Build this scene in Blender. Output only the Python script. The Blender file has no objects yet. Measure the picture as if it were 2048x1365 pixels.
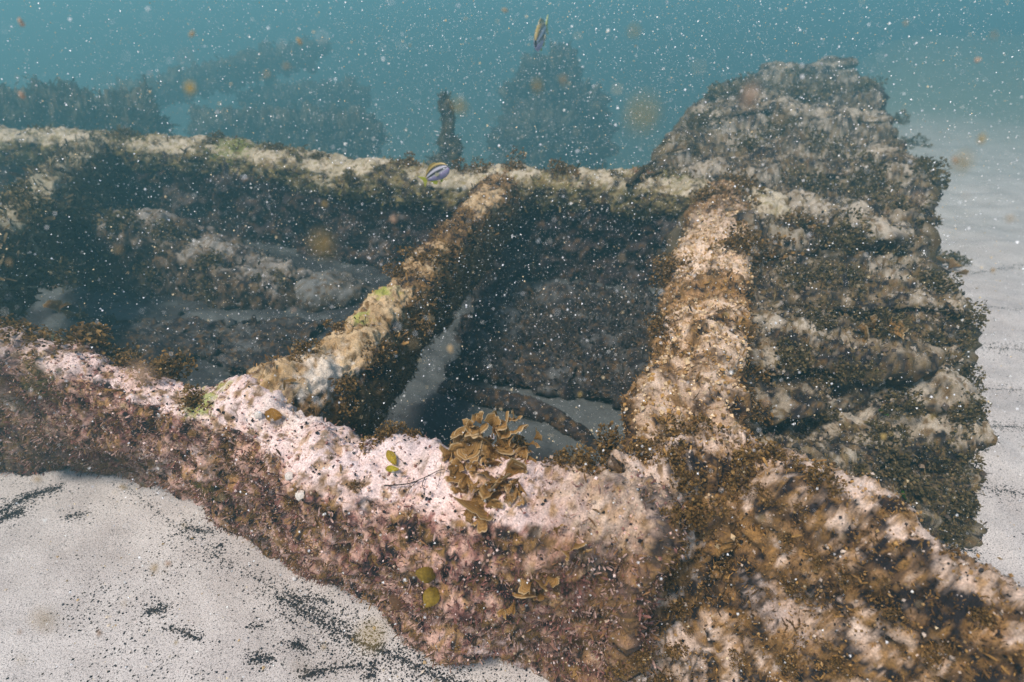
import bpy, math, random
import numpy as np
from mathutils import Vector, Matrix, Quaternion
from mathutils.bvhtree import BVHTree

random.seed(7)
RNG = np.random.default_rng(7)
S = bpy.context.scene
COL = S.collection
R = math.radians

# ------------------------------------------------------------------ camera, light, exposure
CAM_H, PITCH, F = 1.05, 31.5, 1150.0
cd = bpy.data.cameras.new('camera')
cd.sensor_width = 36.0
cd.lens = 36.0 * F / 2048.0
cd.clip_start, cd.clip_end = 0.01, 500.0
cd.dof.use_dof = True
cd.dof.focus_distance = 1.02
cd.dof.aperture_fstop = 3.6
cam = bpy.data.objects.new('camera', cd)
cam.location = (0, 0, CAM_H)
cam.rotation_euler = (R(90 - PITCH), 0, 0)
COL.objects.link(cam)
S.camera = cam

SUN_EL, SUN_AZ = 60.0, 222.0         # azimuth clockwise from +Y (high, from the left and a little behind the camera)
w = bpy.data.worlds.new('World')
S.world = w
w.use_nodes = True
nt = w.node_tree
for n in list(nt.nodes):
    nt.nodes.remove(n)
sky = nt.nodes.new('ShaderNodeTexSky')
sky.sky_type = 'NISHITA'
sky.sun_disc = False
sky.sun_elevation = R(SUN_EL)
sky.sun_rotation = R(SUN_AZ)
bg = nt.nodes.new('ShaderNodeBackground')
bg.inputs['Strength'].default_value = 0.05
wo = nt.nodes.new('ShaderNodeOutputWorld')
nt.links.new(sky.outputs[0], bg.inputs[0])
nt.links.new(bg.outputs[0], wo.inputs[0])

sl = bpy.data.lights.new('sun', 'SUN')
sl.energy = 1.5
sl.angle = R(16)
sl.color = (1.0, 0.90, 0.78)
so = bpy.data.objects.new('sun', sl)
sd = Vector((math.sin(R(SUN_AZ)) * math.cos(R(SUN_EL)), math.cos(R(SUN_AZ)) * math.cos(R(SUN_EL)), math.sin(R(SUN_EL))))
so.rotation_euler = sd.to_track_quat('Z', 'Y').to_euler()
so.location = (0, 0, 20)
COL.objects.link(so)

S.view_settings.view_transform = 'Standard'
S.view_settings.look = 'None'
S.view_settings.exposure = 1.6
S.view_settings.gamma = 1.0
S.view_settings.use_curve_mapping = False
S.render.engine = 'CYCLES'
S.cycles.use_denoising = True
S.cycles.max_bounces = 6
S.cycles.volume_bounces = 0
S.cycles.transparent_max_bounces = 12
HAZE_DENSITY = 0.093
HAZE_COLOR = (0.30, 0.715, 0.755)

# ------------------------------------------------------------------ helpers
CT, ST = math.cos(R(PITCH)), math.sin(R(PITCH))
def ray(u, v):
    x, y = (u - 1024) / F, (v - 682.5) / F
    return Vector((x, CT - y * ST, -ST - y * CT))
def P(u, v, z):
    d = ray(u, v)
    t = (z - CAM_H) / d.z
    return Vector((d.x * t, d.y * t, z))
def PT(u, v, t):
    d = ray(u, v)
    return Vector((0, 0, CAM_H)) + d * t

def _h(ix, iy, iz, seed):
    h = (ix * 374761393 + iy * 668265263 + iz * 2147483647 + seed * 974634777) & 0xFFFFFFFF
    h = ((h ^ (h >> 13)) * 1274126177) & 0xFFFFFFFF
    h = ((h ^ (h >> 16)) * 2246822519) & 0xFFFFFFFF
    return ((h ^ (h >> 15)) & 0xFFFFFF).astype(np.float64) / 8388607.5 - 1.0
def vnoise(p, seed=0):
    i = np.floor(p).astype(np.int64)
    f = p - i
    f = f * f * f * (f * (f * 6 - 15) + 10)
    x, y, z = i[:, 0], i[:, 1], i[:, 2]
    fx, fy, fz = f[:, 0], f[:, 1], f[:, 2]
    def L(a, b, t): return a + (b - a) * t
    c = lambda dx, dy, dz: _h(x + dx, y + dy, z + dz, seed)
    return L(L(L(c(0,0,0), c(1,0,0), fx), L(c(0,1,0), c(1,1,0), fx), fy),
             L(L(c(0,0,1), c(1,0,1), fx), L(c(0,1,1), c(1,1,1), fx), fy), fz)
def fbm(p, freq, octv=3, seed=0, gain=0.55):
    a, s, tot = 1.0, 0.0, 0.0
    q = p * freq
    for k in range(octv):
        s = s + a * vnoise(q + 17.3 * k, seed + k)
        tot += a
        a *= gain
        q = q * 2.03
    return s / tot * 1.6
def ss(a, b, x):
    t = np.clip((x - a) / (b - a), 0, 1)
    return t * t * (3 - 2 * t)
def mix(a, b, t):
    a, b = np.asarray(a, float), np.asarray(b, float)
    return a + (b - a) * t[:, None]

def np_mesh(name, verts, faces, cols=None, smooth=True):
    """faces: (n,k) int array, one k for the whole mesh"""
    me = bpy.data.meshes.new(name)
    verts = np.ascontiguousarray(verts, np.float32)
    faces = np.ascontiguousarray(faces, np.int32)
    nf, k = faces.shape
    me.vertices.add(len(verts)); me.vertices.foreach_set('co', verts.ravel())
    me.loops.add(nf * k); me.loops.foreach_set('vertex_index', faces.ravel())
    me.polygons.add(nf); me.polygons.foreach_set('loop_start', np.arange(0, nf * k, k, dtype=np.int32))
    me.polygons.foreach_set('use_smooth', np.full(nf, smooth, dtype=bool))
    me.update(calc_edges=True)
    if cols is not None:
        ca = me.color_attributes.new('Col', 'FLOAT_COLOR', 'POINT')
        c4 = np.ones((len(verts), 4), np.float32); c4[:, :3] = cols
        ca.data.foreach_set('color', c4.ravel())
    return me
def link(name, me, mat=None, parent=None):
    o = bpy.data.objects.new(name, me)
    if mat is not None and me is not None and not me.materials:
        me.materials.append(mat)
    COL.objects.link(o)
    if parent is not None:
        o.parent = parent
    return o
def tag(o, label=None, cat=None, group=None, kind=None):
    if label: o['label'] = label
    if cat: o['category'] = cat
    if group: o['group'] = group
    if kind: o['kind'] = kind
    return o
def empty(name, loc, label, cat, group=None):
    o = bpy.data.objects.new(name, None)
    o.location = loc
    o.empty_display_size = 0.05
    COL.objects.link(o)
    return tag(o, label, cat, group)
def keep(o, root):
    """child whose mesh is written in world coordinates"""
    o.parent = root
    o.matrix_parent_inverse = Matrix.Translation(-Vector(root.location))

# ------------------------------------------------------------------ materials
def mat_col(name, rough=0.9, fine=380.0, var=0.35, bump=0.35, bump_dist=0.004, transl=0.0, spec=0.2):
    m = bpy.data.materials.new(name); m.use_nodes = True
    t = m.node_tree; b = t.nodes['Principled BSDF']
    b.inputs['Roughness'].default_value = rough
    b.inputs['Specular IOR Level'].default_value = spec
    a = t.nodes.new('ShaderNodeAttribute'); a.attribute_name = 'Col'
    tc = t.nodes.new('ShaderNodeTexCoord')
    n = t.nodes.new('ShaderNodeTexNoise'); n.inputs['Scale'].default_value = fine; n.inputs['Detail'].default_value = 3
    t.links.new(tc.outputs['Object'], n.inputs['Vector'])
    mr = t.nodes.new('ShaderNodeMapRange')
    mr.inputs['From Min'].default_value = 0.3; mr.inputs['From Max'].default_value = 0.7
    mr.inputs['To Min'].default_value = 1 - var; mr.inputs['To Max'].default_value = 1 + var
    t.links.new(n.outputs['Fac'], mr.inputs['Value'])
    mx = t.nodes.new('ShaderNodeVectorMath'); mx.operation = 'SCALE'
    t.links.new(a.outputs['Color'], mx.inputs[0]); t.links.new(mr.outputs[0], mx.inputs['Scale'])
    t.links.new(mx.outputs[0], b.inputs['Base Color'])
    if bump:
        n2 = t.nodes.new('ShaderNodeTexNoise'); n2.inputs['Scale'].default_value = fine * 0.45; n2.inputs['Detail'].default_value = 4
        t.links.new(tc.outputs['Object'], n2.inputs['Vector'])
        bp = t.nodes.new('ShaderNodeBump'); bp.inputs['Strength'].default_value = bump; bp.inputs['Distance'].default_value = bump_dist
        t.links.new(n2.outputs['Fac'], bp.inputs['Height']); t.links.new(bp.outputs[0], b.inputs['Normal'])
    if transl:
        tr = t.nodes.new('ShaderNodeBsdfTranslucent'); t.links.new(mx.outputs[0], tr.inputs['Color'])
        ms = t.nodes.new('ShaderNodeMixShader'); ms.inputs[0].default_value = transl
        t.links.new(b.outputs[0], ms.inputs[1]); t.links.new(tr.outputs[0], ms.inputs[2])
        t.links.new(ms.outputs[0], t.nodes['Material Output'].inputs['Surface'])
    return m
M_CRUST = mat_col('encrusted_iron')
M_TURF = mat_col('algal_turf', fine=500, var=0.25, bump=0, transl=0.25)
M_WEED = mat_col('brown_weed', rough=0.6, fine=300, var=0.25, bump=0, transl=0.4)
M_GRAIN = mat_col('mineral_grain', rough=0.6, fine=600, var=0.2, bump=0)
M_FISH = mat_col('fish_skin', rough=0.4, fine=900, var=0.08, bump=0, spec=0.5)
M_SHELL = mat_col('shell', rough=0.5, fine=200, var=0.12, bump=0.1)
def mat_plain(name, col, rough=0.8, transl=0.0, alpha=1.0):
    m = bpy.data.materials.new(name); m.use_nodes = True
    t = m.node_tree; b = t.nodes['Principled BSDF']
    tc = t.nodes.new('ShaderNodeTexCoord')
    n = t.nodes.new('ShaderNodeTexNoise'); n.inputs['Scale'].default_value = 150
    t.links.new(tc.outputs['Object'], n.inputs['Vector'])
    r = t.nodes.new('ShaderNodeValToRGB')
    r.color_ramp.elements[0].position = 0.3; r.color_ramp.elements[1].position = 0.7
    r.color_ramp.elements[0].color = (*[c * 0.75 for c in col], 1); r.color_ramp.elements[1].color = (*[min(1, c * 1.2) for c in col], 1)
    t.links.new(n.outputs['Fac'], r.inputs['Fac']); t.links.new(r.outputs[0], b.inputs['Base Color'])
    b.inputs['Roughness'].default_value = rough
    b.inputs['Alpha'].default_value = alpha
    return m

PALE, CREAM, SANDY = (0.72, 0.555, 0.52), (0.60, 0.44, 0.27), (0.42, 0.37, 0.30)
PINK, MAUVE = (0.52, 0.325, 0.26), (0.24, 0.108, 0.09)
OCHRE, BROWN, DARK = (0.34, 0.19, 0.06), (0.115, 0.062, 0.022), (0.016, 0.012, 0.014)
OLIVE, GREEN, BLACK = (0.14, 0.12, 0.03), (0.22, 0.27, 0.03), (0.012, 0.012, 0.018)

def crust_color(p, top, seed, pale=PALE, mid=PINK, low=MAUVE, spot=OCHRE, bias=0.0, topk=0.9, darkb=0.0, spots=()):
    a = fbm(p, 6.5, 3, seed); b = fbm(p, 32, 3, seed + 11); c = fbm(p, 105, 3, seed + 23); d = fbm(p, 62, 3, seed + 37)
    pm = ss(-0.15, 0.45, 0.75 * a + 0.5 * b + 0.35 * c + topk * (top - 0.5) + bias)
    base = mix(np.broadcast_to(low, p.shape), np.broadcast_to(mid, p.shape), ss(-0.35, 0.35, b + 0.5 * c))
    base = mix(base, np.broadcast_to(spot, p.shape), ss(0.05, 0.4, d + 0.3 * a) * (0.75 - 0.35 * pm))
    dk = ss(0.12, 0.5, -0.7 * b + 0.65 * d - 0.4 * pm + darkb)
    base = mix(base, np.broadcast_to(DARK, p.shape), dk)
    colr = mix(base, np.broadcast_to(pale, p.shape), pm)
    lil = ss(-.1, .5, fbm(p, 20, 3, seed + 61)) * .55 * pm
    colr = mix(colr, np.array(mid) * .9 + np.array(pale) * .12, lil)
    e = fbm(p, 75, 2, seed + 51)
    colr = mix(colr, np.broadcast_to(spot, p.shape), ss(0.25, 0.5, e) * 0.7)
    colr = mix(colr, np.broadcast_to(BROWN, p.shape), ss(0.3, 0.5, c * 0.7 + e * 0.5) * 0.7)
    for (q, r, sc, k) in spots:
        dist = np.linalg.norm(p - np.array(q), axis=1)
        colr = mix(colr, np.broadcast_to(sc, p.shape), ss(1.0, 0.3, dist / r + 0.5 * c + 0.35 * b) * k)
    return colr, pm

BVHS = []
def grid_faces(nu, nv, closed_v):
    i, j = np.meshgrid(np.arange(nu - 1), np.arange(nv if closed_v else nv - 1), indexing='ij')
    j2 = (j + 1) % nv
    return np.stack([i * nv + j, i * nv + j2, (i + 1) * nv + j2, (i + 1) * nv + j], -1).reshape(-1, 4)
def grid_normals(G, closed):
    du = np.gradient(G, axis=0)
    dv = (np.roll(G, -1, 1) - np.roll(G, 1, 1)) if closed else np.gradient(G, axis=1)
    n = np.cross(du, dv)
    return n / np.maximum(np.linalg.norm(n, axis=-1, keepdims=True), 1e-9)
def crom(ctrl, n, closed):
    c = np.array([list(q) for q in ctrl], float)
    m = len(c)
    seg = m if closed else m - 1
    t = np.linspace(0, seg, n, endpoint=not closed)
    i = np.minimum(t.astype(int), seg - 1)
    f = (t - i)[:, None]
    g = (lambda k: c[(i + k) % m]) if closed else (lambda k: c[np.clip(i + k, 0, m - 1)])
    p0, p1, p2, p3 = g(-1), g(0), g(1), g(2)
    return 0.5 * (2 * p1 + (p2 - p0) * f + (2 * p0 - 5 * p1 + 4 * p2 - p3) * f ** 2 + (3 * p1 - p0 - 3 * p2 + p3) * f ** 3)
def respace(p, n):
    d = np.r_[0, np.cumsum(np.linalg.norm(np.diff(p, axis=0), axis=1))]
    t = np.linspace(0, d[-1], n)
    return np.stack([np.interp(t, d, p[:, k]) for k in range(p.shape[1])], 1)

def relief(p, seed, amp):
    a1, a2, a3 = amp
    n1 = fbm(p, 7, 2, seed + 101)
    n2 = fbm(p, 26, 2, seed + 113)
    n3 = 1 - 2 * np.abs(fbm(p, 70, 2, seed + 127))
    n4 = fbm(p, 170, 2, seed + 131)
    return a1 * n1 + a2 * n2 + a3 * n3 + 0.5 * a3 * n4

TURF = []      # (points, normals, weights, area) to scatter on
def surface(name, G, closed, seed, amp, colour, mat=M_CRUST, root=None, bvh=True, flip=False):
    nu, nv = G.shape[:2]
    N = grid_normals(G, closed)
    if flip: N = -N
    p = G.reshape(-1, 3); n = N.reshape(-1, 3)
    d = relief(p, seed, amp)
    q = p + n * d[:, None]
    cols, pm = colour(0.35 * p + 0.65 * q, n)
    f = grid_faces(nu, nv, closed)
    if not flip: pass
    else: f = f[:, ::-1]
    me = np_mesh(name, q, f, cols)
    o = link(name, me, mat)
    if root is not None: keep(o, root)
    if bvh:
        BVHS.append((q, f))
    N2 = grid_normals(q.reshape(nu, nv, 3), closed).reshape(-1, 3)
    if flip: N2 = -N2
    return o, q, N2, pm, cols

def sweep(name, path, prof, nl, npf, seed, amp, colour, root=None, taper=0.03, lat=None, bvh=True, wfun=None, foot=None, cap=0):
    c = respace(crom(path, 200, False), nl)
    nl0 = nl
    tan = np.gradient(c, axis=0); tan[:, 2] = 0
    tan /= np.linalg.norm(tan, axis=1, keepdims=True)
    la = np.stack([tan[:, 1], -tan[:, 0], np.zeros(nl)], 1)     # right-hand side of the path
    pr = respace(np.vstack([crom(prof, 120, True), crom(prof, 120, True)[:1]]), npf + 1)[:-1]
    cen = pr.mean(0)
    t = np.linspace(0, 1, nl)
    k = np.sqrt(np.clip(np.minimum(t, 1 - t) / taper, 0.0004, 1)) if taper else np.ones(nl)
    sc = k[:, None, None]
    prof3 = cen + (pr[None] - cen) * sc
    if wfun is not None:
        prof3[:, :, 0] *= wfun(t)[:, None]
    if foot is not None:
        prof3[:, :, 0] += foot(t)[:, None] * np.clip(1 - prof3[:, :, 1] / 0.42, 0, 1.2)
    G = c[:, None, :] + la[:, None, :] * prof3[:, :, :1]
    G[:, :, 2] += prof3[:, :, 1]
    if cap:
        g0, g1 = G[:1], G[-1:]
        m0, m1 = g0.mean(1, keepdims=True), g1.mean(1, keepdims=True)
        ks = np.linspace(0.01, 0.97, cap)
        G = np.concatenate([np.concatenate([m0 + (g0 - m0) * k for k in ks]), G, np.concatenate([m1 + (g1 - m1) * k for k in ks[::-1]])])
    # outward normals: check the sign once
    N = grid_normals(G, True)
    cc = G.mean(1, keepdims=True)
    flip = np.sum(N * (G - cc)) < 0
    return surface(name, G, True, seed, amp, colour, root=root, bvh=bvh, flip=bool(flip))

def scatter_blades(name, q, n, weight, count, size, palette, seed, parent, mat=M_TURF, up=0.35, wide=0.42):
    """many small curled blades joined as one part"""
    rg = np.random.default_rng(seed)
    wgt = np.clip(weight, 0, None); s = wgt.sum()
    if s <= 0: return
    idx = rg.choice(len(q), count, p=wgt / s)
    base = q[idx] + rg.normal(0, 0.0025, (count, 3))
    d = n[idx] * 0.8 + rg.normal(0, 0.55, (count, 3)); d[:, 2] += up * 0.5
    d /= np.linalg.norm(d, axis=1, keepdims=True)
    side = np.cross(d, rg.normal(0, 1, (count, 3))); side /= np.maximum(np.linalg.norm(side, axis=1, keepdims=True), 1e-6)
    nn = np.cross(d, side)
    L = (size * np.clip(rg.lognormal(-.2, .5, count), .3, 2.6))[:, None]
    W = L * wide * 0.55 * rg.uniform(0.5, 1.3, count)[:, None]
    bend = L * rg.uniform(-0.5, 0.5, count)[:, None]
    V = np.stack([base - side * W * 0.25, base + side * W * 0.25,
                  base + d * L * 0.6 + side * W * 0.6 + nn * bend * 0.4, base + d * L * 0.6 - side * W * 0.6 + nn * bend * 0.4,
                  base + d * L + side * W * 0.35 + nn * bend, base + d * L - side * W * 0.35 + nn * bend], 1)
    b = (np.arange(count) * 6)[:, None]
    Fc = np.concatenate([b + np.array([0, 1, 2, 3]), b + np.array([3, 2, 4, 5])], 0)
    pal = np.array(palette)
    pk = np.clip(((fbm(base, 14, 2, seed) + 1) * .5 + rg.normal(0, .22, count)) * len(pal), 0, len(pal) - 1).astype(int)
    cc = pal[pk] * rg.uniform(0.6, 1.35, (count, 1))
    C = np.repeat(cc[:, None, :], 6, 1)
    C[:, 4:, :] *= 1.25
    o = link(name, np_mesh(name, V.reshape(-1, 3), Fc, C.reshape(-1, 3), smooth=False), mat)
    o['kind'] = 'stuff'
    if parent is not None:
        keep(o, parent)
    return o
OCT_V = np.array([[1,0,0],[-1,0,0],[0,1,0],[0,-1,0],[0,0,1],[0,0,-1]], float)
OCT_F = np.array([[0,2,4],[2,1,4],[1,3,4],[3,0,4],[2,0,5],[1,2,5],[3,1,5],[0,3,5]])
TET_V = np.array([[1,1,1],[1,-1,-1],[-1,1,-1],[-1,-1,1]], float) / 3 ** .5
TET_F = np.array([[0,1,2],[0,3,1],[0,2,3],[1,3,2]])
def _ico():
    t = (1 + 5 ** .5) / 2
    v = np.array([[-1,t,0],[1,t,0],[-1,-t,0],[1,-t,0],[0,-1,t],[0,1,t],[0,-1,-t],[0,1,-t],[t,0,-1],[t,0,1],[-t,0,-1],[-t,0,1]], float)
    v /= np.linalg.norm(v[0])
    f = np.array([[0,11,5],[0,5,1],[0,1,7],[0,7,10],[0,10,11],[1,5,9],[5,11,4],[11,10,2],[10,7,6],[7,1,8],[3,9,4],[3,4,2],[3,2,6],[3,6,8],[3,8,9],[4,9,5],[2,4,11],[6,2,10],[8,6,7],[9,8,1]])
    return v, f
ICO_V, ICO_F = _ico()
def grains(name, pts, rad, cols, seed, mat=M_GRAIN, parent=None, shape='oct', flat=1.0, smooth=False):
    rg = np.random.default_rng(seed)
    bv, bf = {'oct': (OCT_V, OCT_F), 'ico': (ICO_V, ICO_F), 'tet': (TET_V, TET_F)}[shape]
    n = len(pts); m = len(bv)
    rad = np.broadcast_to(rad, (n,))
    sc = rg.uniform(0.6, 1.25, (n, 1, 3)) * rad[:, None, None]
    sc[:, :, 2] *= flat
    q = rg.normal(0, 1, (n, 4)); q /= np.linalg.norm(q, axis=1, keepdims=True)
    a, b, c, d = q.T
    if flat < 1: 
        b = b * 0.12; c = c * 0.12; nn_ = np.sqrt(a*a+b*b+c*c+d*d); a, b, c, d = a/nn_, b/nn_, c/nn_, d/nn_
    RM = np.stack([1-2*(c*c+d*d), 2*(b*c-a*d), 2*(b*d+a*c), 2*(b*c+a*d), 1-2*(b*b+d*d), 2*(c*d-a*b), 2*(b*d-a*c), 2*(c*d+a*b), 1-2*(b*b+c*c)], -1).reshape(n, 3, 3)
    V = np.einsum('nij,nkj->nki', RM, bv[None] * sc) + pts[:, None, :]
    Fc = (np.arange(n) * m)[:, None, None] + bf[None]
    C = np.repeat(np.asarray(cols)[:, None, :], m, 1)
    o = link(name, np_mesh(name, V.reshape(-1, 3), Fc.reshape(-1, 3), C.reshape(-1, 3), smooth=smooth), mat)
    o['kind'] = 'stuff'
    if parent is not None: keep(o, parent)
    return o
def scatter_grains(name, q, n, weight, count, r0, r1, palette, seed, parent):
    rg = np.random.default_rng(seed)
    wgt = np.clip(weight, 0, None)
    idx = rg.choice(len(q), count, p=wgt / wgt.sum())
    pal = np.array(palette)
    cc = pal[rg.integers(0, len(pal), count)] * rg.uniform(0.6, 1.3, (count, 1))
    rr = r0 + (r1 - r0) * rg.uniform(0, 1, count) ** 2.5
    return grains(name, q[idx] + rg.normal(0, 0.002, (count, 3)) + n[idx] * 0.001, rr, cc, seed + 1, parent=parent)

# ------------------------------------------------------------------ seabed
def sand_h(x, y):
    p = np.stack([x, y, np.zeros_like(x)], -1).reshape(-1, 3)
    h = 0.020 * fbm(p, 1.6, 2, 900) + 0.009 * fbm(p, 6, 2, 901) + 0.0025 * fbm(p, 26, 3, 902)
    xr = ss(0.8, 1.3, p[:, 0])
    wv = fbm(p, 1.1, 2, 903)
    ph = p[:, 1] * 26 + p[:, 0] * 3.0 + wv * 3.2
    h = h + xr * 0.010 * (0.5 + 0.5 * np.sin(ph)) ** 1.6 * (0.5 + 0.6 * ss(-0.4, 0.4, fbm(p, 2.2, 2, 904)))
    yd = p[:, 1] + 0.35 * fbm(p, .5, 2, 905)
    dep = np.clip(yd - 2.75, 0, None)
    side = ss(0.62, 0.36, p[:, 0] / np.maximum(p[:, 1], .5))          # drop added behind the wreck to lengthen the haze, open to the left
    d2 = np.clip(yd - 16.0, 0, None)
    h = h - (1 - side) * 3.6 * (1 - np.exp(-0.0035 * d2 * d2))
    h = h - side * 3.6 * (1 - np.exp(-0.11 * dep * dep))
    return h.reshape(x.shape)
def axis(a, b, fine, coarse_to, grow):
    c = list(np.arange(a, b, fine)); s = fine
    while c[-1] < coarse_to:
        s *= grow; c.append(c[-1] + s)
    return c
yy = np.array([-3.0, -1.5, -0.8, -0.4, -0.1] + axis(0.1, 3.6, 0.011, 140, 1.09))
xp = axis(0, 2.4, 0.011, 140, 1.12)
xx = np.array([-v for v in xp[:0:-1]] + xp)
X, Y = np.meshgrid(xx, yy, indexing='ij')
Z = sand_h(X, Y)
# scour and drift: the sand dips a little along the foot of the near rim
G = np.stack([X, Y, Z], -1)
M_SAND = bpy.data.materials.new('pale_sand'); M_SAND.use_nodes = True
t = M_SAND.node_tree; b = t.nodes['Principled BSDF']
b.inputs['Roughness'].default_value = 0.95; b.inputs['Specular IOR Level'].default_value = 0.15
tc = t.nodes.new('ShaderNodeTexCoord')
n1 = t.nodes.new('ShaderNodeTexNoise'); n1.inputs['Scale'].default_value = 420; n1.inputs['Detail'].default_value = 2
n2 = t.nodes.new('ShaderNodeTexNoise'); n2.inputs['Scale'].default_value = 7; n2.inputs['Detail'].default_value = 4
r1 = t.nodes.new('ShaderNodeValToRGB')
e = r1.color_ramp.elements
e[0].position = 0.30; e[0].color = (0.125, 0.12, 0.125, 1)
e[1].position = 0.62; e[1].color = (0.66, 0.62, 0.62, 1)
el = e.new(0.42); el.color = (0.475, 0.445, 0.45, 1)
r2 = t.nodes.new('ShaderNodeValToRGB')
r2.color_ramp.elements[0].position = 0.35; r2.color_ramp.elements[0].color = (0.86, 0.83, 0.80, 1)
r2.color_ramp.elements[1].position = 0.65; r2.color_ramp.elements[1].color = (1.06, 1.04, 1.0, 1)
mm = t.nodes.new('ShaderNodeMix'); mm.data_type = 'RGBA'; mm.blend_type = 'MULTIPLY'; mm.inputs[0].default_value = 1
for nn in (n1, n2): t.links.new(tc.outputs['Object'], nn.inputs['Vector'])
t.links.new(n1.outputs['Fac'], r1.inputs['Fac']); t.links.new(n2.outputs['Fac'], r2.inputs['Fac'])
t.links.new(r1.outputs[0], mm.inputs[6]); t.links.new(r2.outputs[0], mm.inputs[7])
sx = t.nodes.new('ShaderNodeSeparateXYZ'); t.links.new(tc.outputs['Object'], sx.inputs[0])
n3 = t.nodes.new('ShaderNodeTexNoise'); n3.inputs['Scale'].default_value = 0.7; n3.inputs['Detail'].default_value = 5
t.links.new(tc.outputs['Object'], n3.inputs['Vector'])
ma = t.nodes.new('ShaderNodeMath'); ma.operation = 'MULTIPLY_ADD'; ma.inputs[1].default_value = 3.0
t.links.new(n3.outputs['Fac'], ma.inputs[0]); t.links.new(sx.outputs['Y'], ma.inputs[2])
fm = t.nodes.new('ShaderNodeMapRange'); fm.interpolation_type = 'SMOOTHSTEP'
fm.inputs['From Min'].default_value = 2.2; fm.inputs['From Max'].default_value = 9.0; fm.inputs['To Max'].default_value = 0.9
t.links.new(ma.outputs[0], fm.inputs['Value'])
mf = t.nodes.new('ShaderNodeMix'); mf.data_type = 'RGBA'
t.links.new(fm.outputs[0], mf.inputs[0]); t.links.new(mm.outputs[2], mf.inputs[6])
mf.inputs[7].default_value = (0.105, 0.18, 0.155, 1)  # distant sand tinted green grey, haze painted into its colour
t.links.new(mf.outputs[2], b.inputs['Base Color'])
bp = t.nodes.new('ShaderNodeBump'); bp.inputs['Strength'].default_value = 0.5; bp.inputs['Distance'].default_value = 0.003
t.links.new(n1.outputs['Fac'], bp.inputs['Height']); t.links.new(bp.outputs[0], b.inputs['Normal'])
sandme = np_mesh('seabed', G.reshape(-1, 3), grid_faces(len(xx), len(yy), False))
seabed = link('seabed', sandme, M_SAND)
tag(seabed, 'pale sandy seabed with dark grit and low ripples', None, None, 'structure')
BVHS.append((G.reshape(-1, 3), grid_faces(len(xx), len(yy), False)))

# ------------------------------------------------------------------ the wreck frame
TOP = 0.45
frame = empty('shipwreck_hatch', (0.0, 1.4, 0.0), 'large encrusted iron hatch frame with crossbars half buried in pale sand', 'shipwreck')
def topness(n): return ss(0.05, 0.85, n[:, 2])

# near rim: inner edge along the opening, profile reaches towards the camera (right side of a path that runs left to right)
near_px = [(-420, 640), (-150, 655), (0, 668), (200, 695), (350, 735), (520, 765), (700, 840), (880, 880), (1080, 915), (1200, 930), (1300, 955), (1372, 990)]
near_path = [P(u, v, 0) * 0 + Vector((P(u, v, TOP).x, P(u, v, TOP).y, 0)) for u, v in near_px]
near_prof = [(0.0, 0.40), (0.015, 0.44), (0.055, 0.45), (0.10, 0.425), (0.118, 0.36), (0.112, 0.25), (0.088, 0.10), (0.06, -0.06), (-0.02, -0.06), (-0.01, 0.15), (0.0, 0.32)]
near_spots = [(tuple(P(400, 790, .45)), .05, GREEN, .8), (tuple(P(470, 745, .45)), .035, GREEN, .7), (tuple(P(395, 1000, .22)), .06, OLIVE, .8),
              (tuple(P(110, 680, .45)), .05, (.3, .33, .08), .7), (tuple(P(70, 760, .42)), .06, OLIVE, .6), (tuple(P(800, 880, .45)), .10, (.66, .54, .53), .75),
              (tuple(P(600, 800, .45)), .10, (.66, .55, .50), .8), (tuple(P(600, 980, .3)), .05, PALE, .7), (tuple(P(1230, 1000, .43)), .10, (.62, .47, .36), .8)]
def near_col(p, n):
    xr = ss(-0.1, 0.28, p[:, 0])
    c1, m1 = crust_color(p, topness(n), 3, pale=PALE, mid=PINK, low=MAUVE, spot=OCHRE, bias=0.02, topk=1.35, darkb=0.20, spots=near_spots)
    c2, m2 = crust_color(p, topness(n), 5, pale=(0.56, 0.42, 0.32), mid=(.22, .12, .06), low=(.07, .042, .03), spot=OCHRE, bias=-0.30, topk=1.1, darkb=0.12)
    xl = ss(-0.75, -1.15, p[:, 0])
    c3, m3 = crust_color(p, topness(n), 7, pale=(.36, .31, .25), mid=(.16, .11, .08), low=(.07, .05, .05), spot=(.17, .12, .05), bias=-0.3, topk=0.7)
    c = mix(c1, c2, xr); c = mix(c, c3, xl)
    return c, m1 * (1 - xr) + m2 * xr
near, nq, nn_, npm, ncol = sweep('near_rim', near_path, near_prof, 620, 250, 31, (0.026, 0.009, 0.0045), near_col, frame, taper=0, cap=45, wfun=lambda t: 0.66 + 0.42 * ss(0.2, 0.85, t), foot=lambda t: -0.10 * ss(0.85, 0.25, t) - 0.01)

# right-hand rim running on towards the lower right corner
right_px = [(1230, 905), (1350, 885), (1460, 858), (1540, 880), (1650, 955), (1770, 1020), (1900, 1105), (2050, 1190), (2300, 1340), (2700, 1600)]
right_path = [Vector((P(u, v, TOP).x, P(u, v, TOP).y, 0)) for u, v in right_px]
right_prof = [(-0.03, 0.36), (-0.01, 0.44), (0.05, 0.45), (0.09, 0.41), (0.13, 0.28), (0.17, 0.12), (0.19, -0.06), (0.0, -0.06), (-0.02, 0.15)]
def right_col(p, n):
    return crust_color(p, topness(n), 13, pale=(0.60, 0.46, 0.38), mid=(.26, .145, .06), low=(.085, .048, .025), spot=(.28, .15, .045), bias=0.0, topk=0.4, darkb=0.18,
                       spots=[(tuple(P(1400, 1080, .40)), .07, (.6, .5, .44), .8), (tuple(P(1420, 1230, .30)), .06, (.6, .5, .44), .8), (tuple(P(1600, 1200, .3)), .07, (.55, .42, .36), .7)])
rrim, rq, rn, rpm, rcol = sweep('right_rim', right_path, right_prof, 420, 200, 47, (0.026, 0.014, 0.005), right_col, frame, taper=0, cap=40)

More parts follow.
